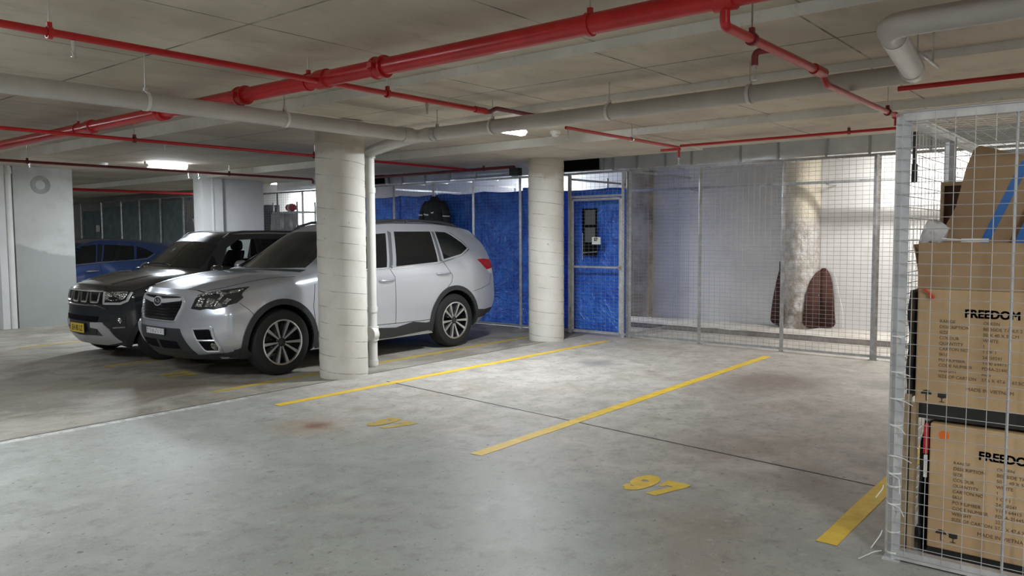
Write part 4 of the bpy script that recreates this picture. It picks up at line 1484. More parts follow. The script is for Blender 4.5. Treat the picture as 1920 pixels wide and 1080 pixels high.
def arch_cut(body_mb, axles, W, RA, depth=0.30):
    """boolean the wheel housings out; returns a mesh, arch faces on material slot 1"""
    me = bpy.data.meshes.new('shell_tmp')
    me.from_pydata(body_mb.v, [], body_mb.f)
    bm = bmesh.new()
    bm.from_mesh(me)
    bmesh.ops.remove_doubles(bm, verts=bm.verts, dist=0.0008)
    bmesh.ops.recalc_face_normals(bm, faces=bm.faces)
    tree = BVHTree.FromBMesh(bm)
    bm.to_mesh(me)
    bm.free()
    ob = bpy.data.objects.new('shell_tmp', me)
    COL.objects.link(ob)
    cut = MB()
    for ax, az in axles:
        for s in (1, -1):
            cut.lathe([(RA, s * (W - depth)), (RA, s * (W + .3))], 48, (ax, 0, az), 'y')
    cme = bpy.data.meshes.new('cut_tmp')
    cme.from_pydata(cut.v, [], cut.f)
    bm = bmesh.new()
    bm.from_mesh(cme)
    bmesh.ops.recalc_face_normals(bm, faces=bm.faces)
    bm.to_mesh(cme)
    bm.free()
    co = bpy.data.objects.new('cut_tmp', cme)
    COL.objects.link(co)
    md = ob.modifiers.new('b', 'BOOLEAN')
    md.operation = 'DIFFERENCE'
    md.solver = 'EXACT'
    md.object = co
    dg = bpy.context.evaluated_depsgraph_get()
    out = bpy.data.meshes.new_from_object(ob.evaluated_get(dg))
    bpy.data.objects.remove(ob)
    bpy.data.objects.remove(co)
    idx = []
    for p in out.polygons:
        c = p.center
        inside = False
        for ax, az in axles:
            r = math.hypot(c.x - ax, c.z - az)
            if r < RA + .004 and (abs(r - RA) < .02 or abs(abs(c.y) - (W - depth)) < .01) and abs(c.y) < W + .2:
                if abs(p.normal.y) < .35 or abs(abs(c.y) - (W - depth)) < .01:
                    inside = True
        idx.append(1 if inside else 0)
    if out.polygons:
        while len(out.materials):
            out.materials.pop()
    return out, idx, tree


class Car:
    def __init__(self, root, tree, org):
        self.root, self.tree, self.o = root, tree, Vector(org)

    def hit(self, u, v, view):
        """view: 'n' near side, 's' far side, 'f' front, 'r' rear, 't' top"""
        if view in ('n', 's'):
            s = -1 if view == 'n' else 1
            o, d = Vector((u, 3 * s, v)), Vector((0, -s, 0))
        elif view == 'f':
            o, d = Vector((-2, u, v)), Vector((1, 0, 0))
        elif view == 'r':
            o, d = Vector((9, u, v)), Vector((-1, 0, 0))
        else:
            o, d = Vector((u, v, 4)), Vector((0, 0, -1))
        loc, nrm, i, dist = self.tree.ray_cast(o, d)
        if loc is None:
            loc, nrm, i, dist = self.tree.find_nearest(o + d * 3)
        if nrm.dot(d) > 0:
            nrm = -nrm
        return loc, nrm

    def panel(self, name, pts, view, mat, off=.004, thick=.012, grid=.045, parent=None, rnd=0, smooth=True, inset=0.0):
        if rnd:
            pts = smooth_outline(pts, rnd)
        bm = bmesh.new()
        if view in ('n', 's'):
            mk = lambda p: (p[0], 0, p[1])
            ax = (Vector((1, 0, 0)), Vector((0, 0, 1)))
        elif view in ('f', 'r'):
            mk = lambda p: (0, p[0], p[1])
            ax = (Vector((0, 1, 0)), Vector((0, 0, 1)))
        else:
            mk = lambda p: (p[0], p[1], 0)
            ax = (Vector((1, 0, 0)), Vector((0, 1, 0)))
        vs = [bm.verts.new(mk(p)) for p in pts]
        bm.faces.new(vs)
        for a in ax:
            lo = min(v.co.dot(a) for v in bm.verts)
            hi = max(v.co.dot(a) for v in bm.verts)
            n = int((hi - lo) / grid)
            for k in range(1, n + 1):
                c = lo + (hi - lo) * k / (n + 1)
                bmesh.ops.bisect_plane(bm, geom=bm.verts[:] + bm.edges[:] + bm.faces[:], plane_co=a * c, plane_no=a, dist=1e-5)
        bmesh.ops.triangulate(bm, faces=[f for f in bm.faces if len(f.verts) > 4])
        for v in bm.verts:
            c = v.co.copy()
            u, w = {'n': (c.x, c.z), 's': (c.x, c.z), 'f': (c.y, c.z), 'r': (c.y, c.z), 't': (c.x, c.y)}[view]
            loc, nrm = self.hit(u, w, view)
            v.co = loc + nrm * off
            v.normal = nrm
        bm.normal_update()
        # rim going back into the body
        bd = [e for e in bm.edges if e.is_boundary]
        nor = {}
        for e in bd:
            for v in e.verts:
                nor[v] = v.normal.copy()
        sgn = {}
        new = {}
        for v, nn in nor.items():
            c = v.co
            u, w = {'n': (c.x, c.z), 's': (c.x, c.z), 'f': (c.y, c.z), 'r': (c.y, c.z), 't': (c.x, c.y)}[view]
            loc, nrm = self.hit(u, w, view)
            a = bm.verts.new(v.co)
            b = bm.verts.new(v.co - nrm * thick)
            new[v] = (a, b)
        for e in bd:
            p, q = e.verts
            try:
                bm.faces.new((new[p][0], new[q][0], new[q][1], new[p][1]))
            except ValueError:
                pass
        bmesh.ops.recalc_face_normals(bm, faces=bm.faces)
        # outside should look away from the car
        ctr = Vector((2.2, 0, .8))
        tot = sum((f.normal.dot(f.calc_center_median() - ctr)) * f.calc_area() for f in bm.faces if f.calc_area() > 0)
        me = bpy.data.meshes.new(name)
        org = ORG[(parent or self.root).name]
        bmesh.ops.translate(bm, verts=bm.verts, vec=self.o - org)
        bm.to_mesh(me)
        bm.free()
        if smooth:
            me.polygons.foreach_set('use_smooth', [True] * len(me.polygons))
            me.set_sharp_from_angle(angle=R(50))
        me.materials.append(mat)
        o = bpy.data.objects.new(name, me)
        COL.objects.link(o)
        ORG[o.name] = org.copy()
        o.parent = parent or self.root
        return o

    def ribbon(self, name, pts, view, w, mat, off=.003, parent=None, closed=False, round_=True, lift=0.0, n_each=6):
        """a narrow band following a polyline on the body"""
        m = MB()
        self.ribbon_into(m, pts, view, w, off, closed, lift, n_each)
        return m.build(name, mat, parent or self.root, smooth=True, angle=50, fix=False)

    def ribbon_into(self, m, pts, view, w, off=.003, closed=False, lift=0.0, n_each=6):
        Q = []
        L = len(pts)
        for i in range(L if closed else L - 1):
            a, b = pts[i], pts[(i + 1) % L]
            for k in range(n_each):
                t = k / n_each
                Q.append((a[0] + (b[0] - a[0]) * t, a[1] + (b[1] - a[1]) * t))
        Q.append(pts[0] if closed else pts[-1])
        P = []
        n = len(Q)
        for i, q in enumerate(Q):
            if closed:
                p0, p1 = Q[i - 1 if i > 0 else n - 2], Q[i + 1 if i < n - 1 else 1]
            else:
                p0, p1 = Q[max(0, i - 1)], Q[min(n - 1, i + 1)]
            tx, ty = p1[0] - p0[0], p1[1] - p0[1]
            l = math.hypot(tx, ty) or 1
            nx, ny = -ty / l * w / 2, tx / l * w / 2
            la, na = self.hit(q[0] + nx, q[1] + ny, view)
            lb, nb = self.hit(q[0] - nx, q[1] - ny, view)
            lc, nc = self.hit(q[0], q[1], view)
            o = self.o
            P.append([o + la - na * .004, o + la + na * off, o + lc + nc * (off + lift), o + lb + nb * off, o + lb - nb * .004])
        m.grid(P)


def arc(cx, cz, r, a0, a1, n=24):
    return [(cx + r * math.cos(R(a0 + (a1 - a0) * i / n)), cz + r * math.sin(R(a0 + (a1 - a0) * i / n))) for i in range(n + 1)]


GL = {}
GL['tint'] = base_mat('dark_tinted_glass', (0.006, 0.007, 0.008), 0.03, spec=0.6)
GL['screen'] = base_mat('dark_windscreen_glass', (0.016, 0.02, 0.018), 0.03, spec=0.7)
GL['rubber'] = base_mat('tyre_rubber', (0.012, 0.012, 0.013), 0.75)
GL['clad'] = varied('grained_black_cladding', (0.022, 0.023, 0.026), (0.03, 0.031, 0.034), .5, scale=40)
GL['dark_trim'] = base_mat('gloss_black_trim', (0.012, 0.012, 0.014), 0.18)
GL['chrome'] = base_mat('chrome', (0.72, 0.73, 0.75), 0.12, 1.0)
GL['machined'] = base_mat('machined_alloy', (0.70, 0.70, 0.71), 0.25, 0.9)
GL['lamp_clear'] = base_mat('faceted_lamp_reflector', (0.7, 0.71, 0.73), 0.10, 1.0, coat=1.0)
_t = NT(GL['lamp_clear'])
_v = _t.n('ShaderNodeTexVoronoi')
_v.inputs['Scale'].default_value = 42
_t.link(_t.pos, _v.inputs['Vector'])
_t.bump(_v.outputs['Distance'], 1.0, .03)
_t.color(_t.mix(_t.rng(_t.noise(30, 3, .6), .4, .6), (0.30, 0.31, 0.33), (0.85, 0.86, 0.88)))
GL['silver'] = base_mat('bright_silver_trim', (0.62, 0.63, 0.65), .28, .35)
GL['lamp_dark'] = base_mat('smoked_lamp_lens', (0.02, 0.022, 0.025), 0.05, coat=1.0)
GL['lamp_red'] = base_mat('red_lamp_lens', (0.33, 0.01, 0.015), 0.10, coat=1.0)
GL['grey_trim'] = base_mat('satin_grey_trim', (0.13, 0.135, 0.145), .25, .3)
GL['gap'] = base_mat('panel_gap_shadow', (0.01, 0.01, 0.011), 0.8, spec=.1)
GL['arch'] = base_mat('wheel_housing', (0.01, 0.01, 0.011), 0.85, spec=.1)


def finish_body(shell, idx, mats, root, org, name='body'):
    for m in mats:
        shell.materials.append(m)
    shell.polygons.foreach_set('material_index', idx)
    shell.polygons.foreach_set('use_smooth', [True] * len(shell.polygons))
    shell.set_sharp_from_angle(angle=R(42))
    shell.transform(Matrix.Translation(Vector(org) - ORG[root.name]))
    shell.name = name
    o = bpy.data.objects.new(name, shell)
    COL.objects.link(o)
    ORG[o.name] = ORG[root.name].copy()
    o.parent = root
    return o


def wheel(root, x, y, r, rim_r, width, side, spokes='pair', rim_mat=None, tyre_only=False):
    """wheel part: tyre mesh with rim, spokes and hub as sub-parts; side -1 near, +1 far"""
    z = r
    m = MB()
    h = width / 2
    prof = [(rim_r, -h * .8), (rim_r + .012, -h * .95), (rim_r + (r - rim_r) * .45, -h * 1.03), (r - .022, -h * .92), (r - .004, -h * .72), (r, -h * .4), (r, h * .4), (r - .004, h * .72), (r - .022, h * .92), (rim_r + (r - rim_r) * .45, h * 1.03), (rim_r + .012, h * .95), (rim_r, h * .8)]
    m.lathe(prof, 56, (x, y, z), 'y', closed=True)
    t = m.build('wheel', GL['rubber'], root, smooth=True, angle=35)
    m = MB()
    of = side * h
    m.lathe([(rim_r - .006, of * .98), (rim_r + .008, of * .96), (rim_r + .004, of * .80), (rim_r - .012, of * .84)], 56, (x, y, z), 'y', closed=True)
    m.build('rim_ring', rim_mat or GL['machined'], t, smooth=True, angle=30)
    m = MB()
    m.lathe([(rim_r - .004, of * .9), (rim_r - .02, of * .1), (0, of * .05)], 48, (x, y, z), 'y', caps=False)
    m.lathe([(0, of * .70), (.045, of * .70), (.06, of * .62), (.065, of * .1)], 24, (x, y, z), 'y')
    m.build('rim_well', GL['dark_trim'], t, smooth=True, angle=40)
    m = MB()
    d = MB()
    for k in range(5):
        a0 = R(90 + 36 + 72 * k)
        for s in (-1, 1):
            ai, ao = a0 + s * R(12), a0 + s * R(15.5)
            ri, ro = .046, rim_r - .002
            pi, po = Vector((math.cos(ai) * ri, 0, math.sin(ai) * ri)), Vector((math.cos(ao) * ro, 0, math.sin(ao) * ro))
            dr = (po - pi).normalized()
            nr = Vector((-dr.z, 0, dr.x))
            wi, wo = .0075, .017
            yf_i, yf_o = of * .74, of * .92
            c = Vector((x, y, z))
            q = [pi + nr * wi, pi - nr * wi, po - nr * wo, po + nr * wo]
            dep = [yf_i, yf_i, yf_o, yf_o]
            top = [c + v + Vector((0, e, 0)) for v, e in zip(q, dep)]
            bot = [c + v * 1.0 + Vector((0, e - side * .035, 0)) for v, e in zip(q, dep)]
            m.add(top + bot, [(0, 1, 2, 3), (4, 7, 6, 5), (0, 4, 5, 1), (1, 5, 6, 2), (2, 6, 7, 3), (3, 7, 4, 0)])
    m.build('spokes', rim_mat or GL['machined'], t)
    d.lathe([(0, of * .80), (.026, of * .79), (.032, of * .74), (.032, of * .6)], 20, (x, y, z), 'y')
    for k in range(5):
        a = R(90 + 72 * k)
        d.lathe([(0, of * .74), (.009, of * .74), (.009, of * .6)], 8, (x + .048 * math.cos(a), y, z + .048 * math.sin(a)), 'y')
    d.build('hub', GL['lamp_dark'], t, smooth=True, angle=40)
    return t


def ell(cu, cv, ru, rv, n=24, a0=0, a1=360):
    return [(cu + ru * math.cos(R(a0 + (a1 - a0) * i / n)), cv + rv * math.sin(R(a0 + (a1 - a0) * i / n))) for i in range(n + (0 if a1 - a0 == 360 else 1))]


# ------------------------------------------------ silver SUV
FO = Vector((4.0, 8.04, 0))
SUV = dict(
    front_c=[(.16, .215), (.05, .33), (.0, .50), (.02, .64), (.035, .76), (.055, .87), (.085, .945)],
    front_x=[.46, .38, .345, .34, .36, .38, .40],
    rear_c=[(4.48, .33), (4.60, .45), (4.62, .60), (4.585, .82), (4.555, 1.06), (4.50, 1.33), (4.40, 1.585)],
    rear_x=[4.28, 4.37, 4.42, 4.42, 4.405, 4.37, 4.27],
    stations=[
        dict(x=.085, d=.315, zt=.945, p=[(.76, .225), (.835, .38), (.86, .54), (.86, .67), (.83, .79), (.80, .86), (.75, .905)]),
        dict(x=.28, d=.29, zt=1.00, p=[(.81, .215), (.885, .40), (.89, .57), (.88, .71), (.85, .84), (.82, .905), (.755, .955)]),
        dict(x=.55, d=.22, zt=1.045, p=[(.84, .215), (.905, .41), (.907, .60), (.895, .76), (.865, .89), (.83, .955), (.755, 1.0)]),
        dict(x=.85, d=.17, zt=1.08, p=[(.85, .215), (.905, .42), (.905, .62), (.892, .80), (.87, .935), (.835, 1.0), (.75, 1.04)]),
        dict(x=1.10, d=.20, zt=1.10, p=[(.85, .22), (.89, .42), (.892, .62), (.888, .82), (.872, .97), (.835, 1.03), (.745, 1.065)]),
        dict(x=1.28, d=.22, zt=1.17, p=[(.85, .22), (.88, .42), (.888, .62), (.885, .84), (.87, 1.0), (.81, 1.08), (.735, 1.135)]),
        dict(x=1.62, d=.20, zt=1.365, p=[(.85, .22), (.88, .42), (.888, .62), (.885, .84), (.868, 1.03), (.79, 1.19), (.69, 1.325)]),
        dict(x=1.98, d=.13, zt=1.548, p=[(.85, .22), (.88, .42), (.888, .62), (.885, .84), (.868, 1.05), (.765, 1.29), (.64, 1.505)]),
        dict(x=2.25, d=.05, zt=1.628, p=[(.85, .22), (.88, .42), (.888, .62), (.885, .84), (.867, 1.06), (.755, 1.335), (.615, 1.59)]),
        dict(x=2.8, d=0, zt=1.672, p=[(.85, .22), (.882, .42), (.888, .62), (.886, .85), (.865, 1.08), (.75, 1.36), (.605, 1.625)]),
        dict(x=3.4, d=0, zt=1.668, p=[(.85, .22), (.90, .42), (.905, .62), (.893, .86), (.862, 1.10), (.745, 1.37), (.60, 1.62)]),
        dict(x=3.9, d=-.03, zt=1.642, p=[(.845, .24), (.905, .42), (.907, .62), (.895, .88), (.852, 1.13), (.735, 1.37), (.585, 1.59)]),
        dict(x=4.22, d=-.10, zt=1.612, p=[(.82, .28), (.89, .44), (.89, .63), (.878, .88), (.835, 1.15), (.71, 1.36), (.57, 1.555)]),
        dict(x=4.40, d=-.13, zt=1.585, p=[(.79, .36), (.86, .46), (.868, .63), (.855, .87), (.80, 1.14), (.69, 1.35), (.55, 1.53)]),
    ])
# ------------------------------------------------ dark grey small car
IO = Vector((4.02, 9.98, 0))
MINI = dict(
    front_c=[(.13, .19), (.04, .30), (.0, .44), (.015, .60), (.03, .73), (.05, .84), (.10, .915)],
    front_x=[.40, .34, .31, .30, .30, .31, .35],
    rear_c=[(3.58, .30), (3.68, .42), (3.70, .56), (3.67, .80), (3.64, 1.02), (3.58, 1.27), (3.50, 1.49)],
    rear_x=[3.42, 3.50, 3.53, 3.52, 3.50, 3.46, 3.40],
    stations=[
        dict(x=.10, d=.25, zt=.915, p=[(.73, .20), (.80, .33), (.82, .48), (.82, .63), (.805, .75), (.78, .83), (.70, .875)]),
        dict(x=.30, d=.20, zt=.965, p=[(.78, .20), (.84, .36), (.845, .54), (.835, .70), (.815, .81), (.785, .885), (.70, .925)]),
        dict(x=.62, d=.15, zt=1.03, p=[(.79, .20), (.845, .38), (.845, .58), (.832, .75), (.815, .88), (.785, .96), (.69, 1.005)]),
        dict(x=.92, d=.17, zt=1.065, p=[(.79, .20), (.84, .38), (.84, .60), (.83, .80), (.81, .93), (.775, 1.0), (.69, 1.035)]),
        dict(x=1.10, d=.20, zt=1.19, p=[(.79, .20), (.835, .38), (.838, .60), (.828, .82), (.805, .97), (.75, 1.07), (.67, 1.15)]),
        dict(x=1.42, d=.15, zt=1.425, p=[(.79, .20), (.835, .38), (.838, .60), (.828, .82), (.80, .99), (.705, 1.20), (.605, 1.375)]),
        dict(x=1.68, d=.06, zt=1.54, p=[(.79, .20), (.835, .38), (.838, .60), (.828, .82), (.80, 1.01), (.68, 1.28), (.575, 1.495)]),
        dict(x=2.15, d=0, zt=1.555, p=[(.79, .20), (.835, .38), (.838, .60), (.828, .82), (.795, 1.02), (.67, 1.30), (.565, 1.51)]),
        dict(x=2.9, d=0, zt=1.548, p=[(.79, .21), (.845, .40), (.845, .62), (.828, .84), (.785, 1.05), (.665, 1.30), (.555, 1.50)]),
        dict(x=3.28, d=-.05, zt=1.53, p=[(.76, .24), (.83, .41), (.835, .60), (.815, .84), (.765, 1.06), (.645, 1.29), (.535, 1.475)]),
        dict(x=3.50, d=-.10, zt=1.49, p=[(.72, .30), (.80, .42), (.805, .58), (.79, .83), (.735, 1.05), (.62, 1.27), (.51, 1.445)]),
    ])

# ------------------------------------------------ blue hatchback
BO = Vector((4.25, 15.95, 0))
HATCH = dict(
    front_c=[(.16, .20), (.05, .30), (.0, .44), (.02, .56), (.05, .65), (.08, .72), (.13, .77)],
    front_x=[.48, .42, .40, .40, .42, .45, .50],
    rear_c=[(4.22, .34), (4.32, .46), (4.35, .60), (4.31, .80), (4.27, .95), (4.12, 1.15), (3.92, 1.33)],
    rear_x=[4.02, 4.10, 4.13, 4.12, 4.08, 3.96, 3.80],
    stations=[
        dict(x=.13, d=.37, zt=.77, p=[(.74, .21), (.83, .36), (.85, .48), (.845, .57), (.82, .65), (.78, .70), (.70, .735)]),
        dict(x=.55, d=.25, zt=.88, p=[(.80, .20), (.885, .38), (.89, .54), (.875, .67), (.84, .77), (.80, .82), (.70, .85)]),
        dict(x=1.0, d=.18, zt=.95, p=[(.81, .20), (.88, .38), (.885, .56), (.87, .73), (.845, .85), (.81, .89), (.70, .92)]),
        dict(x=1.20, d=.22, zt=.995, p=[(.81, .20), (.875, .38), (.88, .56), (.87, .76), (.84, .89), (.79, .94), (.70, .965)]),
        dict(x=1.6, d=.20, zt=1.205, p=[(.81, .20), (.875, .38), (.88, .56), (.87, .78), (.835, .93), (.74, 1.06), (.65, 1.17)]),
        dict(x=2.05, d=.10, zt=1.40, p=[(.81, .20), (.875, .38), (.88, .56), (.87, .79), (.83, .96), (.71, 1.18), (.59, 1.36)]),
        dict(x=2.4, d=.03, zt=1.452, p=[(.81, .20), (.875, .38), (.88, .56), (.87, .80), (.83, .97), (.70, 1.21), (.56, 1.415)]),
        dict(x=2.9, d=0, zt=1.445, p=[(.81, .20), (.875, .38), (.882, .56), (.87, .81), (.825, .99), (.695, 1.22), (.55, 1.405)]),
        dict(x=3.4, d=-.02, zt=1.405, p=[(.81, .22), (.885, .39), (.89, .57), (.87, .83), (.81, 1.01), (.67, 1.20), (.53, 1.36)]),
        dict(x=3.72, d=-.06, zt=1.36, p=[(.78, .27), (.87, .42), (.875, .58), (.855, .84), (.78, 1.01), (.63, 1.18), (.50, 1.315)]),
        dict(x=3.92, d=-.12, zt=1.33, p=[(.74, .33), (.83, .45), (.84, .60), (.82, .82), (.74, .98), (.60, 1.14), (.48, 1.285)]),
    ])
# ---------------------------------------------------------------- building the cars
def mirror_y(pts):
    return [(-y, z) for y, z in pts]


def door_mirror(car, root, x, y, z, s, paint, size=1.0):
    m = MB()
    P = []
    for i in range(11):
        u = i / 10
        r = max(.02, math.sqrt(max(0, 1 - (2 * u - 1) ** 4)))
        P.append([(car.o.x + x + (.075 * (math.cos(a)) if math.cos(a) < 0 else .05 * math.cos(a)) * r * size, car.o.y + s * (y + (.02 + .19 * u) * size), car.o.z + z + .075 * math.sin(a) * r * size) for a in [2 * PI * k / 24 for k in range(25)]])
    m.grid(P)
    o = m.build('door_mirror', paint, root, smooth=True, angle=60, merge=.0005)
    MB().bar((car.o.x + x, car.o.y + s * (y - .06), car.o.z + z - .05), (car.o.x + x, car.o.y + s * (y + .06), car.o.z + z - .04), .022, 8).build('mirror_foot', GL['dark_trim'], o, smooth=True)
    return o


def door_handle(car, root, x, z, s, paint, mat2):
    view = 'n' if s < 0 else 's'
    p = car.panel('door_handle', ell(x, z, .075, .032, 24), view, mat2, off=.002, grid=.03)
    loc, nrm = car.hit(x, z, view)
    o = car.o
    pts = []
    for t, b in ((-.115, .006), (-.10, .022), (0, .034), (.10, .022), (.115, .006)):
        l, n = car.hit(x + t, z, view)
        pts.append(o + l + n * b)
    m = MB().tube(pts, [.010, .013, .014, .013, .010], 10)
    m.build('handle_bar', paint, p, smooth=True)
    return p


def star(y, z, r, n=6):
    return [(y + (r if k % 2 == 0 else r * .35) * math.cos(PI / 2 + PI * k / n), z + (r if k % 2 == 0 else r * .35) * math.sin(PI / 2 + PI * k / n)) for k in range(2 * n)]


# ---- silver SUV
suv = thing('suv', 'silver SUV parked behind the front round column, front towards the left', 'car', FO)
paint = car_paint('silver_car_paint', (0.56, 0.585, 0.645), 0.60, 0.29)
sh = make_shell(SUV)
shell, idx, tree = arch_cut(sh, [(.92, .353), (3.59, .353)], .9075, .402)
c = Car(suv, tree, FO)
body = finish_body(shell, idx, [paint, GL['arch']], suv, FO)
for ax in (.92, 3.59):
    for s in (-1, 1):
        wheel(suv, FO.x + ax, FO.y + s * .79, .353, .236, .225, s)

# glass
def screen_outline(xb, kb, yb, xt, kt, yt, n=10):
    P = []
    for k in range(n + 1):
        y = -yb + 2 * yb * k / n
        P.append((xb + kb * (abs(y) / yb) ** 2.7, y))
    for k in range(n + 1):
        y = yt - 2 * yt * k / n
        P.append((xt + kt * (abs(y) / yt) ** 2.7, y))
    return P


c.panel('windscreen', screen_outline(1.16, .235, .665, 1.93, .10, .525), 't', GL['screen'], off=.003)
c.panel('wiper_cowl', screen_outline(1.085, .21, .70, 1.145, .225, .705), 't', GL['clad'], off=.004)
for s, view in ((-1, 'n'), (1, 's')):
    c.panel('front_door_window', [(1.60, 1.10), (2.0, 1.085), (2.43, 1.095), (2.585, 1.505), (2.40, 1.495), (2.17, 1.435), (1.88, 1.285)], view, GL['tint'], off=.003)
    c.panel('rear_door_window', [(2.585, 1.10), (3.316, 1.135), (3.37, 1.525), (2.735, 1.525)], view, GL['tint'], off=.003)
    c.panel('quarter_window', [(3.44, 1.165), (3.80, 1.225), (3.97, 1.30), (3.90, 1.375), (3.74, 1.48), (3.66, 1.515), (3.468, 1.525)], view, GL['tint'], off=.003)
    c.ribbon('window_trim', [(1.50, 1.075), (2.0, 1.065), (2.6, 1.078), (3.32, 1.112), (3.80, 1.20), (4.0, 1.285), (3.93, 1.385), (3.75, 1.51)], view, .009, GL['chrome'], off=.004)
    c.ribbon('pillar_trim', [(2.495, 1.085), (2.655, 1.525)], view, .05, GL['grey_trim'], off=.002)
    c.ribbon('pillar_trim', [(3.375, 1.14), (3.42, 1.525)], view, .045, GL['grey_trim'], off=.002)
    # gaps around the doors
    g1 = [(1.36, .95), (1.33, .70), (1.36, .43)]
    c.ribbon('door_gap', g1, view, .006, GL['gap'], off=.0012)
    c.ribbon('door_gap', [(2.47, 1.085), (2.55, .97), (2.545, .40)], view, .006, GL['gap'], off=.0012)
    c.ribbon('door_gap', [(3.40, 1.15), (3.56, .95), (3.53, .86), (3.28, .66), (3.20, .40)], view, .006, GL['gap'], off=.0012)
    c.ribbon('door_gap', [(1.30, .425), (2.545, .405), (3.20, .40)], view, .006, GL['gap'], off=.0012)
    c.ribbon('bumper_gap', [(.45, .80), (.53, .735), (.60, .66)], view, .005, GL['gap'], off=.0012)
    c.ribbon('bumper_gap', [(3.95, .72), (4.15, .75), (4.33, .80), (4.36, .93)], view, .005, GL['gap'], off=.0012)
    # black cladding
    for ax, a0, a1 in ((.92, -18, 196), (3.59, -14, 198)):
        c.panel('wheel_arch_trim', arc(ax, .353, .402, a0, a1, 36) + arc(ax, .353, .462, a1, a0, 36), view, GL['clad'], off=.012, thick=.03, grid=.05)
    c.panel('sill_cladding', [(1.33, .42), (1.9, .40), (2.55, .352), (2.84, .398), (3.07, .368), (3.17, .38), (3.17, .27), (2.5, .235), (1.36, .235)], view, GL['clad'], off=.012, thick=.03)
    c.panel('bumper_corner_trim', [(.40, .325), (.52, .335), (.545, .30), (.53, .20), (.40, .20)], view, GL['clad'], off=.008, thick=.03)
    c.panel('rear_bumper_trim', [(4.01, .47), (4.2, .455), (4.40, .475), (4.42, .40), (4.33, .37), (4.02, .345)], view, GL['clad'], off=.008)
    t = c.panel('tail_lamp', [(4.10, 1.145), (4.22, 1.15), (4.40, 1.135), (4.42, 1.02), (4.28, 1.0), (4.21, 1.055)], view, GL['lamp_red'], off=.008, grid=.03)
    c.panel('clear_segment', [(4.285, 1.0), (4.42, 1.018), (4.43, .94), (4.34, .95)], view, GL['silver'], off=.007, grid=.03, parent=t)
    door_handle(c, suv, 2.41, .935, s, paint, paint)
    door_handle(c, suv, 3.385, .98, s, paint, paint)
    door_mirror(c, suv, 1.62, .86, 1.10, s, paint)
    # roof rails
    r_ = []
    for x in (2.10, 2.2, 2.4, 2.9, 3.3, 3.7, 3.9, 4.0):
        l, n = c.hit(x, s * .555, 't')
        up = -.005 if x in (2.10, 4.0) else (.02 if x in (2.2, 3.9) else .036)
        r_.append(FO + l + Vector((0, 0, up)))
    m = MB().tube(r_, .016, 10)
    for x in (2.2, 3.05, 3.9):
        l, n = c.hit(x, s * .555, 't')
        m.bar(FO + l - Vector((0, 0, .01)), FO + l + Vector((0, 0, .04)), .018, 8)
    m.build('roof_rail', GL['clad'], suv, smooth=True)
c.ribbon('bonnet_gap', [(1.17, -.79), (.76, -.70), (.42, -.655), (.22, -.57), (.15, -.40)], 't', .006, GL['gap'], off=.0012)
c.ribbon('bonnet_gap', [(1.17, .79), (.76, .70), (.42, .655), (.22, .57), (.15, .40)], 't', .006, GL['gap'], off=.0012)
for s in (-1, 1):
    c.ribbon('bonnet_crease', [(.20, s * .40), (.55, s * .47), (1.0, s * .52)], 't', .05, paint, off=.0, lift=.008)
c.panel('tailgate_glass', [(-.755, 1.17), (.755, 1.17), (.67, 1.37), (.585, 1.485), (.5, 1.52), (-.5, 1.52), (-.585, 1.485), (-.67, 1.37)], 'r', GL['tint'], off=.004)
c.panel('rear_number_plate', [(-.18, .88), (.18, .88), (.18, .98), (-.18, .98)], 'r', M['white_plastic'], off=.01)
# a low antenna fin and grey roof pods seen above the rail
m = MB()
P = [[(FO.x + 3.72 + .16 * u, FO.y + w * .03 * math.sin(PI * u), FO.z + 1.645 + .05 * u * math.sqrt(max(0, 1 - w * w))) for w in (-1, -.6, 0, .6, 1)] for u in [k / 8 for k in range(9)]]
m.grid(P).build('antenna_fin', paint, suv, smooth=True)

# front end
gp = [(-.325, .875), (.325, .875), (.375, .865), (.405, .81), (.395, .755), (.325, .62), (.30, .612), (-.30, .612), (-.325, .62), (-.395, .755), (-.405, .81), (-.375, .865)]
gr = c.panel('grille', gp, 'f', GL['dark_trim'], off=.006, thick=.02, grid=.03)
c.ribbon('grille_surround', gp, 'f', .018, GL['silver'], off=.010, closed=True, parent=gr, lift=.010, n_each=4)
m = MB()
for k in range(6):
    z = .640 + .030 * k
    w = .325 + .08 * min(1, (z - .62) / .13)
    c.ribbon_into(m, [(-w + .02, z), (w - .02, z)], 'f', .012, .012, lift=.008, n_each=24)
m.build('grille_bars', GL['dark_trim'], gr, smooth=True, fix=False)
for s in (-1, 1):
    c.panel('grille_wing', [(s * .06, .835), (s * .39, .853), (s * .375, .822), (s * .13, .795), (s * .055, .785)], 'f', GL['silver'], off=.014, grid=.03, parent=gr)
em = c.panel('emblem', ell(0, .808, .082, .050, 32), 'f', GL['silver'], off=.020, thick=.02, grid=.03)
c.panel('emblem_field', ell(0, .808, .068, .038, 32), 'f', base_mat('deep_blue_enamel', (0.05, 0.06, 0.085), .2, .5, coat=1), off=.0225, thick=.004, grid=.03, parent=em)
for (y, z, r) in ((.036, .812, .020), (-.01, .826, .010), (-.03, .818, .010), (-.042, .805, .010), (-.022, .795, .010), (.002, .800, .010)):
    c.panel('emblem_star', star(y, z, r, 4), 'f', GL['silver'], off=.0245, thick=.002, grid=.1, parent=em)
c.panel('lower_grille', [(-.40, .545), (.40, .545), (.485, .30), (.485, .255), (-.485, .255), (-.485, .30)], 'f', GL['clad'], off=.006, grid=.04)
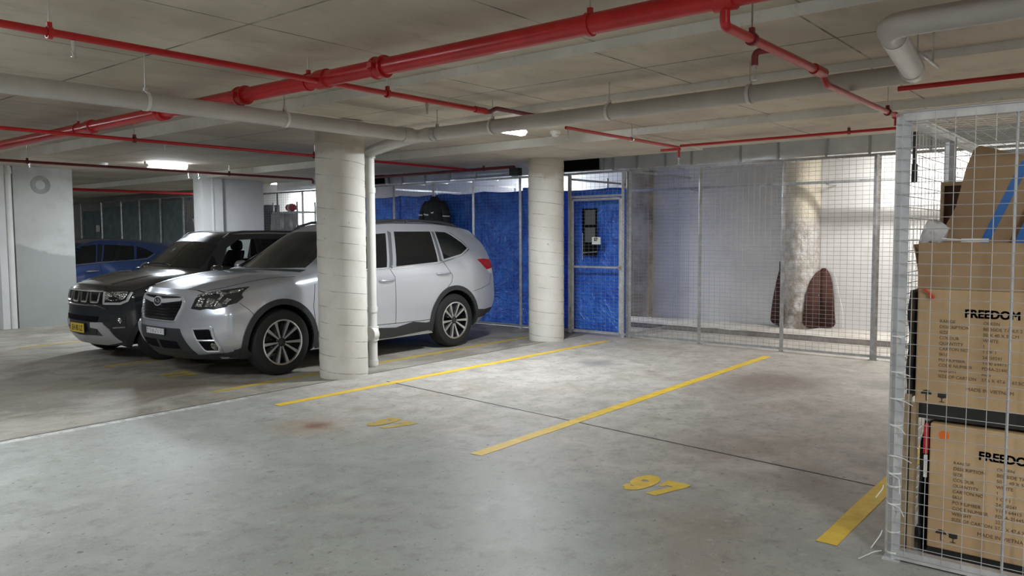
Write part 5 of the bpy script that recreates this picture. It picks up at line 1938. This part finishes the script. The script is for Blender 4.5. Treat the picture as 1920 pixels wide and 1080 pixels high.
c.panel('bumper_lip', [(-.845, .345), (-.80, .308), (-.72, .288), (-.60, .278), (-.45, .268), (.45, .268), (.60, .278), (.72, .288), (.80, .308), (.845, .345), (.84, .215), (.5, .19), (-.5, .19), (-.84, .215)], 'f', GL['clad'], off=.009, thick=.03, grid=.035)
for s in (-1, 1):
    c.panel('lower_intake', [(s * .03, .415), (s * .335, .41), (s * .345, .335), (s * .06, .325), (s * .03, .33)], 'f', GL['void' ] if 'void' in GL else M['void'], off=.0085, grid=.05)
    fo = [(s * .515, .565), (s * .70, .578), (s * .725, .56), (s * .745, .36), (s * .725, .31), (s * .61, .305), (s * .585, .33), (s * .545, .45)]
    fb = c.panel('fog_lamp_bezel', fo, 'f', paint, off=.016, thick=.03, grid=.03)
    fi = [(s * .555, .545), (s * .70, .552), (s * .715, .535), (s * .732, .36), (s * .715, .325), (s * .62, .322), (s * .605, .34), (s * .575, .45)]
    c.panel('bezel_recess', fi, 'f', M['void'], off=.019, thick=.01, grid=.03, parent=fb)
    c.ribbon('bezel_trim', fi, 'f', .016, GL['silver'], off=.019, closed=True, parent=fb, lift=.008, n_each=4)
    c.ribbon('bezel_bar', [(s * .578, .437), (s * .728, .437)], 'f', .016, GL['silver'], off=.021, parent=fb, lift=.006, n_each=12)
    c.panel('fog_lamp', ell(s * .70, .375, .022, .036, 20), 'f', GL['lamp_clear'], off=.024, thick=.01, grid=.03, parent=fb)
    # headlamp
    hp = [(s * .505, .748), (s * .53, .85), (s * .575, .90), (s * .66, .918), (s * .745, .945), (s * .775, .953), (s * .80, .915), (s * .835, .85), (s * .838, .80), (s * .80, .765), (s * .714, .742), (s * .66, .750), (s * .60, .735)]
    hl = c.panel('headlamp', hp, 'f', GL['lamp_dark'], off=.007, grid=.02)
    c.panel('projector_lens', [(s * .548, .770), (s * .606, .765), (s * .62, .850), (s * .575, .858)], 'f', GL['lamp_clear'], off=.012, thick=.006, grid=.02, parent=hl)
    c.panel('projector_lens', [(s * .635, .768), (s * .698, .765), (s * .708, .838), (s * .645, .852)], 'f', GL['lamp_clear'], off=.012, thick=.006, grid=.02, parent=hl)
    c.ribbon('running_light', [(s * .545, .873), (s * .60, .893), (s * .68, .905), (s * .735, .89), (s * .73, .83), (s * .715, .775)], 'f', .022, GL['lamp_clear'], off=.012, parent=hl, lift=.004)
    c.panel('indicator_lens', [(s * .745, .91), (s * .775, .935), (s * .79, .905), (s * .755, .885)], 'f', GL['lamp_clear'], off=.012, thick=.006, grid=.02, parent=hl)
    c.panel('side_reflector', [(s * .765, .80), (s * .80, .79), (s * .815, .835), (s * .785, .85)], 'f', GL['lamp_clear'], off=.012, thick=.006, grid=.02, parent=hl)
    c.panel('washer_cover', ell(s * .60, .672, .045, .028, 20), 'f', paint, off=.003, thick=.004, grid=.05)
    c.panel('side_marker', [(s * .845, .70), (s * .86, .705), (s * .862, .67), (s * .85, .665)], 'f', paint, off=.002)
pl = MB().box(FO.x - .012, FO.x - .004, FO.y - .195, FO.y + .195, .462, .542)
pl = pl.build('number_plate', GL['dark_trim'], suv)
MB().box(FO.x - .0145, FO.x - .012, FO.y - .18, FO.y + .18, .472, .533).build('plate_face', varied('blotchy_white_plate', (0.55, 0.56, 0.58), (0.70, 0.71, 0.72), .5, scale=30), pl)
m = MB()
rnd = random.Random(4)
for k in range(6):
    y = FO.y + .15 - .057 * k
    for q in range(5):
        yy = y - rnd.uniform(-.018, .018)
        zz = rnd.uniform(.482, .520)
        m.box(FO.x - .0152, FO.x - .0145, yy - rnd.uniform(.004, .010), yy + rnd.uniform(.004, .010), zz, zz + rnd.uniform(.004, .010))
m.build('plate_marks', varied('grey_blotches', (0.16, 0.17, 0.18), (0.24, 0.25, 0.26), .6), pl)

# ---- dark grey small car
mini = thing('small_car', 'dark grey small car with a yellow number plate, parked behind the silver SUV', 'car', IO)
dpaint = car_paint('dark_grey_car_paint', (0.040, 0.043, 0.050), 0.45, 0.25)
sh = make_shell(MINI)
shell, idx, tree = arch_cut(sh, [(.66, .30), (3.09, .30)], .845, .345, .26)
c = Car(mini, tree, IO)
body = finish_body(shell, idx, [dpaint, GL['arch'], GL['clad']], mini, IO)
def carve(ob, cutter):
    me = bpy.data.meshes.new('cut')
    me.from_pydata(cutter.v, [], cutter.f)
    bb = bmesh.new()
    bb.from_mesh(me)
    bmesh.ops.recalc_face_normals(bb, faces=bb.faces)
    bb.to_mesh(me)
    bb.free()
    co = bpy.data.objects.new('cut', me)
    COL.objects.link(co)
    md = ob.modifiers.new('b', 'BOOLEAN')
    md.operation = 'DIFFERENCE'
    md.solver = 'EXACT'
    md.object = co
    bpy.context.view_layer.update()
    nm = bpy.data.meshes.new_from_object(ob.evaluated_get(bpy.context.evaluated_depsgraph_get()))
    ob.modifiers.clear()
    ob.data = nm
    bpy.data.objects.remove(co)
    nm.name = 'body'


FRONT_SIDE = [(1.44, 1.085), (2.0, 1.09), (2.02, 1.44), (1.78, 1.43), (1.60, 1.33)]
REAR_SIDE = [(2.10, 1.095), (2.72, 1.12), (2.70, 1.43), (2.12, 1.44)]
carve(body, MB().prism([(IO.x + a, IO.z + b) for a, b in ((1.47, .92), (2.95, .92), (2.90, 1.45), (1.72, 1.45))], 'y', IO.y - .53, IO.y + .53))
for poly, ya, yb in ((FRONT_SIDE, -1.2, -.45), (FRONT_SIDE, .45, 1.2), (REAR_SIDE, .45, 1.2)):
    carve(body, MB().prism([(IO.x + a, IO.z + b) for a, b in poly], 'y', IO.y + ya, IO.y + yb))
for p in body.data.polygons:
    q = p.center + ORG[body.name] - IO
    if 1.40 < q.x < 3.0 and .9 < q.z < 1.46 and abs(q.y) < .66 and (abs(q.y) < .532 or abs(p.normal.y) < .25):
        p.material_index = 2 if len(body.data.materials) > 2 else 1
for ax in (.66, 3.09):
    for s in (-1, 1):
        wheel(mini, IO.x + ax, IO.y + s * .735, .30, .20, .18, s)
clear = base_mat('clear_side_glass', (0.55, 0.60, 0.58), 0.02)
cb_ = clear.node_tree.nodes['Principled BSDF']
cb_.inputs['Transmission Weight'].default_value = 1.0
cb_.inputs['IOR'].default_value = 1.05
c.panel('windscreen', screen_outline(.985, .20, .685, 1.40, .12, .56), 't', GL['screen'], off=.003)
for s, view in ((-1, 'n'), (1, 's')):
    c.panel('front_door_window', [(1.25, 1.06), (1.40, 1.065), (1.40, 1.24), (1.34, 1.18)], view, GL['tint'], off=.003)
    c.panel('front_door_glass', FRONT_SIDE, view, clear, off=.001, thick=.003)
    c.panel('rear_door_window', REAR_SIDE, view, GL['tint'] if s < 0 else clear, off=.002, thick=.004)
    c.panel('pillar_trim', [(2.025, 1.09), (2.09, 1.092), (2.11, 1.445), (2.03, 1.445)], view, GL['dark_trim'], off=.003)
    c.ribbon('door_gap', [(1.10, .95), (1.07, .7), (1.12, .40)], view, .006, GL['gap'], off=.0012)
    c.ribbon('door_gap', [(2.06, 1.08), (2.08, .9), (2.06, .36)], view, .006, GL['gap'], off=.0012)
    for ax in (.66, 3.09):
        c.panel('wheel_arch_trim', arc(ax, .30, .345, -14, 196, 32) + arc(ax, .30, .392, 196, -14, 32), view, GL['clad'], off=.012, thick=.03, grid=.05)
    c.panel('sill_cladding', [(1.02, .33), (2.75, .34), (2.75, .22), (1.02, .21)], view, GL['clad'], off=.01, thick=.02)
    door_handle(c, mini, 1.92, .86, s, dpaint, dpaint)
    door_mirror(c, mini, 1.30, .79, 1.05, s, dpaint)
    r_ = []
    for x in (1.62, 1.72, 1.9, 2.3, 2.7, 3.05, 3.15):
        l, n = c.hit(x, s * .53, 't')
        r_.append(IO + l + Vector((0, 0, -.005 if x in (1.62, 3.15) else (.016 if x in (1.72, 3.05) else .026))))
    m = MB().tube(r_, .014, 10)
    m.build('roof_rail', GL['clad'], mini, smooth=True)
    # front seat with a head rest behind the side glass
    m = MB()
    P = []
    for i in range(13):
        v = i / 12
        w = .235 * (1 - .25 * v ** 3)
        P.append([(IO.x + 1.80 + .10 * v + .06 * math.cos(a), IO.y + s * .36 + w * math.sin(a), IO.z + 1.08 + .20 * v) for a in [2 * PI * k / 20 for k in range(21)]])
    m.grid(P)
    st_ = m.build('front_seat', GL['clad'], mini, smooth=True)
    P = []
    for i in range(9):
        v = i / 8
        w = .13 * math.sqrt(max(.03, 1 - (2 * v - 1) ** 4))
        P.append([(IO.x + 1.90 + .05 * math.cos(a) * w / .13, IO.y + s * .36 + w * math.sin(a), IO.z + 1.27 + .16 * v) for a in [2 * PI * k / 20 for k in range(21)]])
    MB().grid(P).build('head_rest', GL['clad'], st_, smooth=True)
    # lamps
    hl = c.panel('headlamp', [(s * .46, .685), (s * .475, .845), (s * .65, .852), (s * .765, .845), (s * .79, .80), (s * .76, .725), (s * .70, .69)], 'f', GL['lamp_dark'], off=.008, grid=.025)
    c.ribbon('running_light', [(s * .765, .83), (s * .745, .735), (s * .68, .702), (s * .485, .70), (s * .48, .835)], 'f', .026, GL['silver'], off=.012, parent=hl, lift=.004)
    c.panel('headlamp_lens', [(s * .505, .745), (s * .505, .832), (s * .73, .838), (s * .735, .80), (s * .70, .75), (s * .60, .735)], 'f', GL['lamp_clear'], off=.013, thick=.008, grid=.03, parent=hl)
    c.panel('lamp_shade', ell(s * .60, .762, .055, .018, 20), 'f', GL['lamp_dark'], off=.016, thick=.004, grid=.03, parent=hl)
    fg = c.panel('fog_lamp_recess', [(s * .555, .565), (s * .715, .578), (s * .735, .55), (s * .725, .435), (s * .62, .425), (s * .585, .47)], 'f', GL['clad'], off=.005, grid=.04)
    c.panel('fog_lamp', ell(s * .675, .505, .022, .028, 16), 'f', GL['lamp_clear'], off=.010, thick=.008, grid=.04, parent=fg)
    c.ribbon('fog_trim', [(s * .60, .420), (s * .72, .428)], 'f', .014, GL['machined'], off=.008, parent=fg, lift=.005)
c.panel('tailgate_glass', [(-.55, 1.08), (.55, 1.08), (.50, 1.40), (-.50, 1.40)], 'r', GL['tint'], off=.004)
gr = c.panel('grille', [(-.465, .695), (.465, .695), (.475, .84), (-.475, .84)], 'f', GL['dark_trim'], off=.006, grid=.03)
for k in range(4):
    y = -.33 + .22 * k
    c.ribbon('grille_bracket', [(y - .08, .825), (y - .065, .715), (y + .065, .715), (y + .08, .825)], 'f', .024, GL['chrome'], off=.010, parent=gr, lift=.008, n_each=4)
c.ribbon('grille_trim', [(-.46, .84), (.46, .84)], 'f', .014, GL['chrome'], off=.009, parent=gr, lift=.006, n_each=24)
c.ribbon('bumper_crease', [(-.52, .64), (-.40, .675), (.40, .675), (.52, .64)], 'f', .02, dpaint, off=.001, lift=.008, n_each=10)
c.panel('upper_intake', [(-.42, .548), (.42, .548), (.40, .485), (-.40, .485)], 'f', M['void'], off=.004, grid=.05)
c.panel('lower_intake', [(-.44, .48), (.44, .48), (.34, .325), (-.34, .325)], 'f', GL['clad'], off=.004, grid=.05)
sk = [(-.285, .475), (-.47, .482), (-.545, .40), (-.60, .245), (-.40, .205), (.40, .205), (.60, .245), (.545, .40), (.47, .482), (.285, .475), (.285, .415), (.40, .405), (.45, .315), (-.45, .315), (-.40, .405), (-.285, .415)]
c.panel('silver_skid_plate', sk, 'f', base_mat('satin_silver_plastic', (0.55, 0.56, 0.57), .4, .4), off=.012, thick=.02, grid=.035)
pl = MB().box(IO.x - .018, IO.x - .002, IO.y - .195, IO.y + .195, .338, .462).build('number_plate', GL['dark_trim'], mini)
MB().box(IO.x - .0205, IO.x - .018, IO.y - .182, IO.y + .182, .347, .453).build('plate_face', base_mat('yellow_plate', (0.72, 0.52, 0.02), .45), pl)
text_mesh('plate_number', 'EH 85 LZ', .092, M['black'], pl, (IO.x - .0212, IO.y, .366), (0, -1, 0), (0, 0, 1), bold=.001, align='CENTER', squash=.80)
for s in (-1, 1):
    c.ribbon('bonnet_gap', [(1.0, s * .78), (.55, s * .765), (.30, s * .75)], 't', .006, GL['gap'], off=.0012)
    c.ribbon('bonnet_crease', [(.22, s * .42), (.55, s * .50), (.9, s * .55)], 't', .05, dpaint, off=.0, lift=.008)
c.ribbon('wiper', [(1.02, -.30), (1.04, .35)], 't', .012, GL['clad'], off=.006, lift=.01)

# ---- blue hatchback
hat = thing('hatchback', 'blue hatchback parked behind the grey patched wall, dark windows', 'car', BO)
bpaint = car_paint('blue_car_paint', (0.030, 0.062, 0.185), 0.55, 0.25)
sh = make_shell(HATCH)
shell, idx, tree = arch_cut(sh, [(.86, .32), (3.5, .32)], .89, .37, .27)
c = Car(hat, tree, BO)
finish_body(shell, idx, [bpaint, GL['arch']], hat, BO)
for ax in (.86, 3.5):
    for s in (-1, 1):
        wheel(hat, BO.x + ax, BO.y + s * .775, .32, .215, .205, s)
c.panel('windscreen', screen_outline(1.10, .22, .67, 1.98, .10, .54), 't', GL['screen'], off=.003)
for s, view in ((-1, 'n'), (1, 's')):
    c.panel('front_door_window', [(1.42, .955), (2.19, 1.015), (2.29, 1.335), (2.03, 1.31), (1.70, 1.14)], view, GL['tint'], off=.003)
    c.panel('rear_door_window', [(2.315, 1.022), (2.905, 1.048), (2.985, 1.30), (2.44, 1.335)], view, GL['tint'], off=.003)
    c.panel('quarter_window', [(2.95, 1.055), (3.15, 1.07), (3.34, 1.15), (3.20, 1.24), (3.04, 1.29)], view, GL['tint'], off=.003)
    c.panel('pillar_trim', [(2.215, 1.02), (2.29, 1.022), (2.41, 1.34), (2.315, 1.338)], view, GL['dark_trim'], off=.003)
    c.ribbon('door_gap', [(1.22, .86), (1.2, .62), (1.25, .38)], view, .006, GL['gap'], off=.0012)
    c.ribbon('door_gap', [(2.25, 1.01), (2.28, .8), (2.26, .36)], view, .006, GL['gap'], off=.0012)
    c.ribbon('door_gap', [(3.15, 1.05), (3.2, .85), (3.0, .60), (2.98, .36)], view, .006, GL['gap'], off=.0012)
    c.ribbon('window_trim', [(1.42, .94), (2.25, 1.005), (2.92, 1.033), (3.17, 1.055), (3.36, 1.15)], view, .014, GL['chrome'], off=.003)
    c.panel('sill_cladding', [(1.26, .27), (3.1, .28), (3.1, .21), (1.26, .20)], view, GL['clad'], off=.008)
    door_handle(c, hat, 2.10, .85, s, GL['chrome'], bpaint)
    door_handle(c, hat, 3.02, .89, s, GL['chrome'], bpaint)
    door_mirror(c, hat, 1.52, .85, .99, s, bpaint)
    c.panel('headlamp', [(s * .50, .66), (s * .56, .74), (s * .74, .76), (s * .83, .73), (s * .80, .66), (s * .66, .63)], 'f', GL['lamp_dark'], off=.007, grid=.025)
    c.panel('tail_lamp', [(4.0, .98), (4.2, .99), (4.25, .86), (4.05, .85)], view, GL['lamp_red'], off=.007, grid=.03)
c.panel('grille', [(-.42, .68), (.42, .68), (.36, .50), (-.36, .50)], 'f', GL['dark_trim'], off=.006, grid=.04)
c.panel('number_plate', [(-.18, .42), (.18, .42), (.18, .49), (-.18, .49)], 'f', M['white_plastic'], off=.012)
c.panel('tailgate_glass', [(-.52, 1.03), (.52, 1.03), (.46, 1.28), (-.46, 1.28)], 'r', GL['tint'], off=.004)
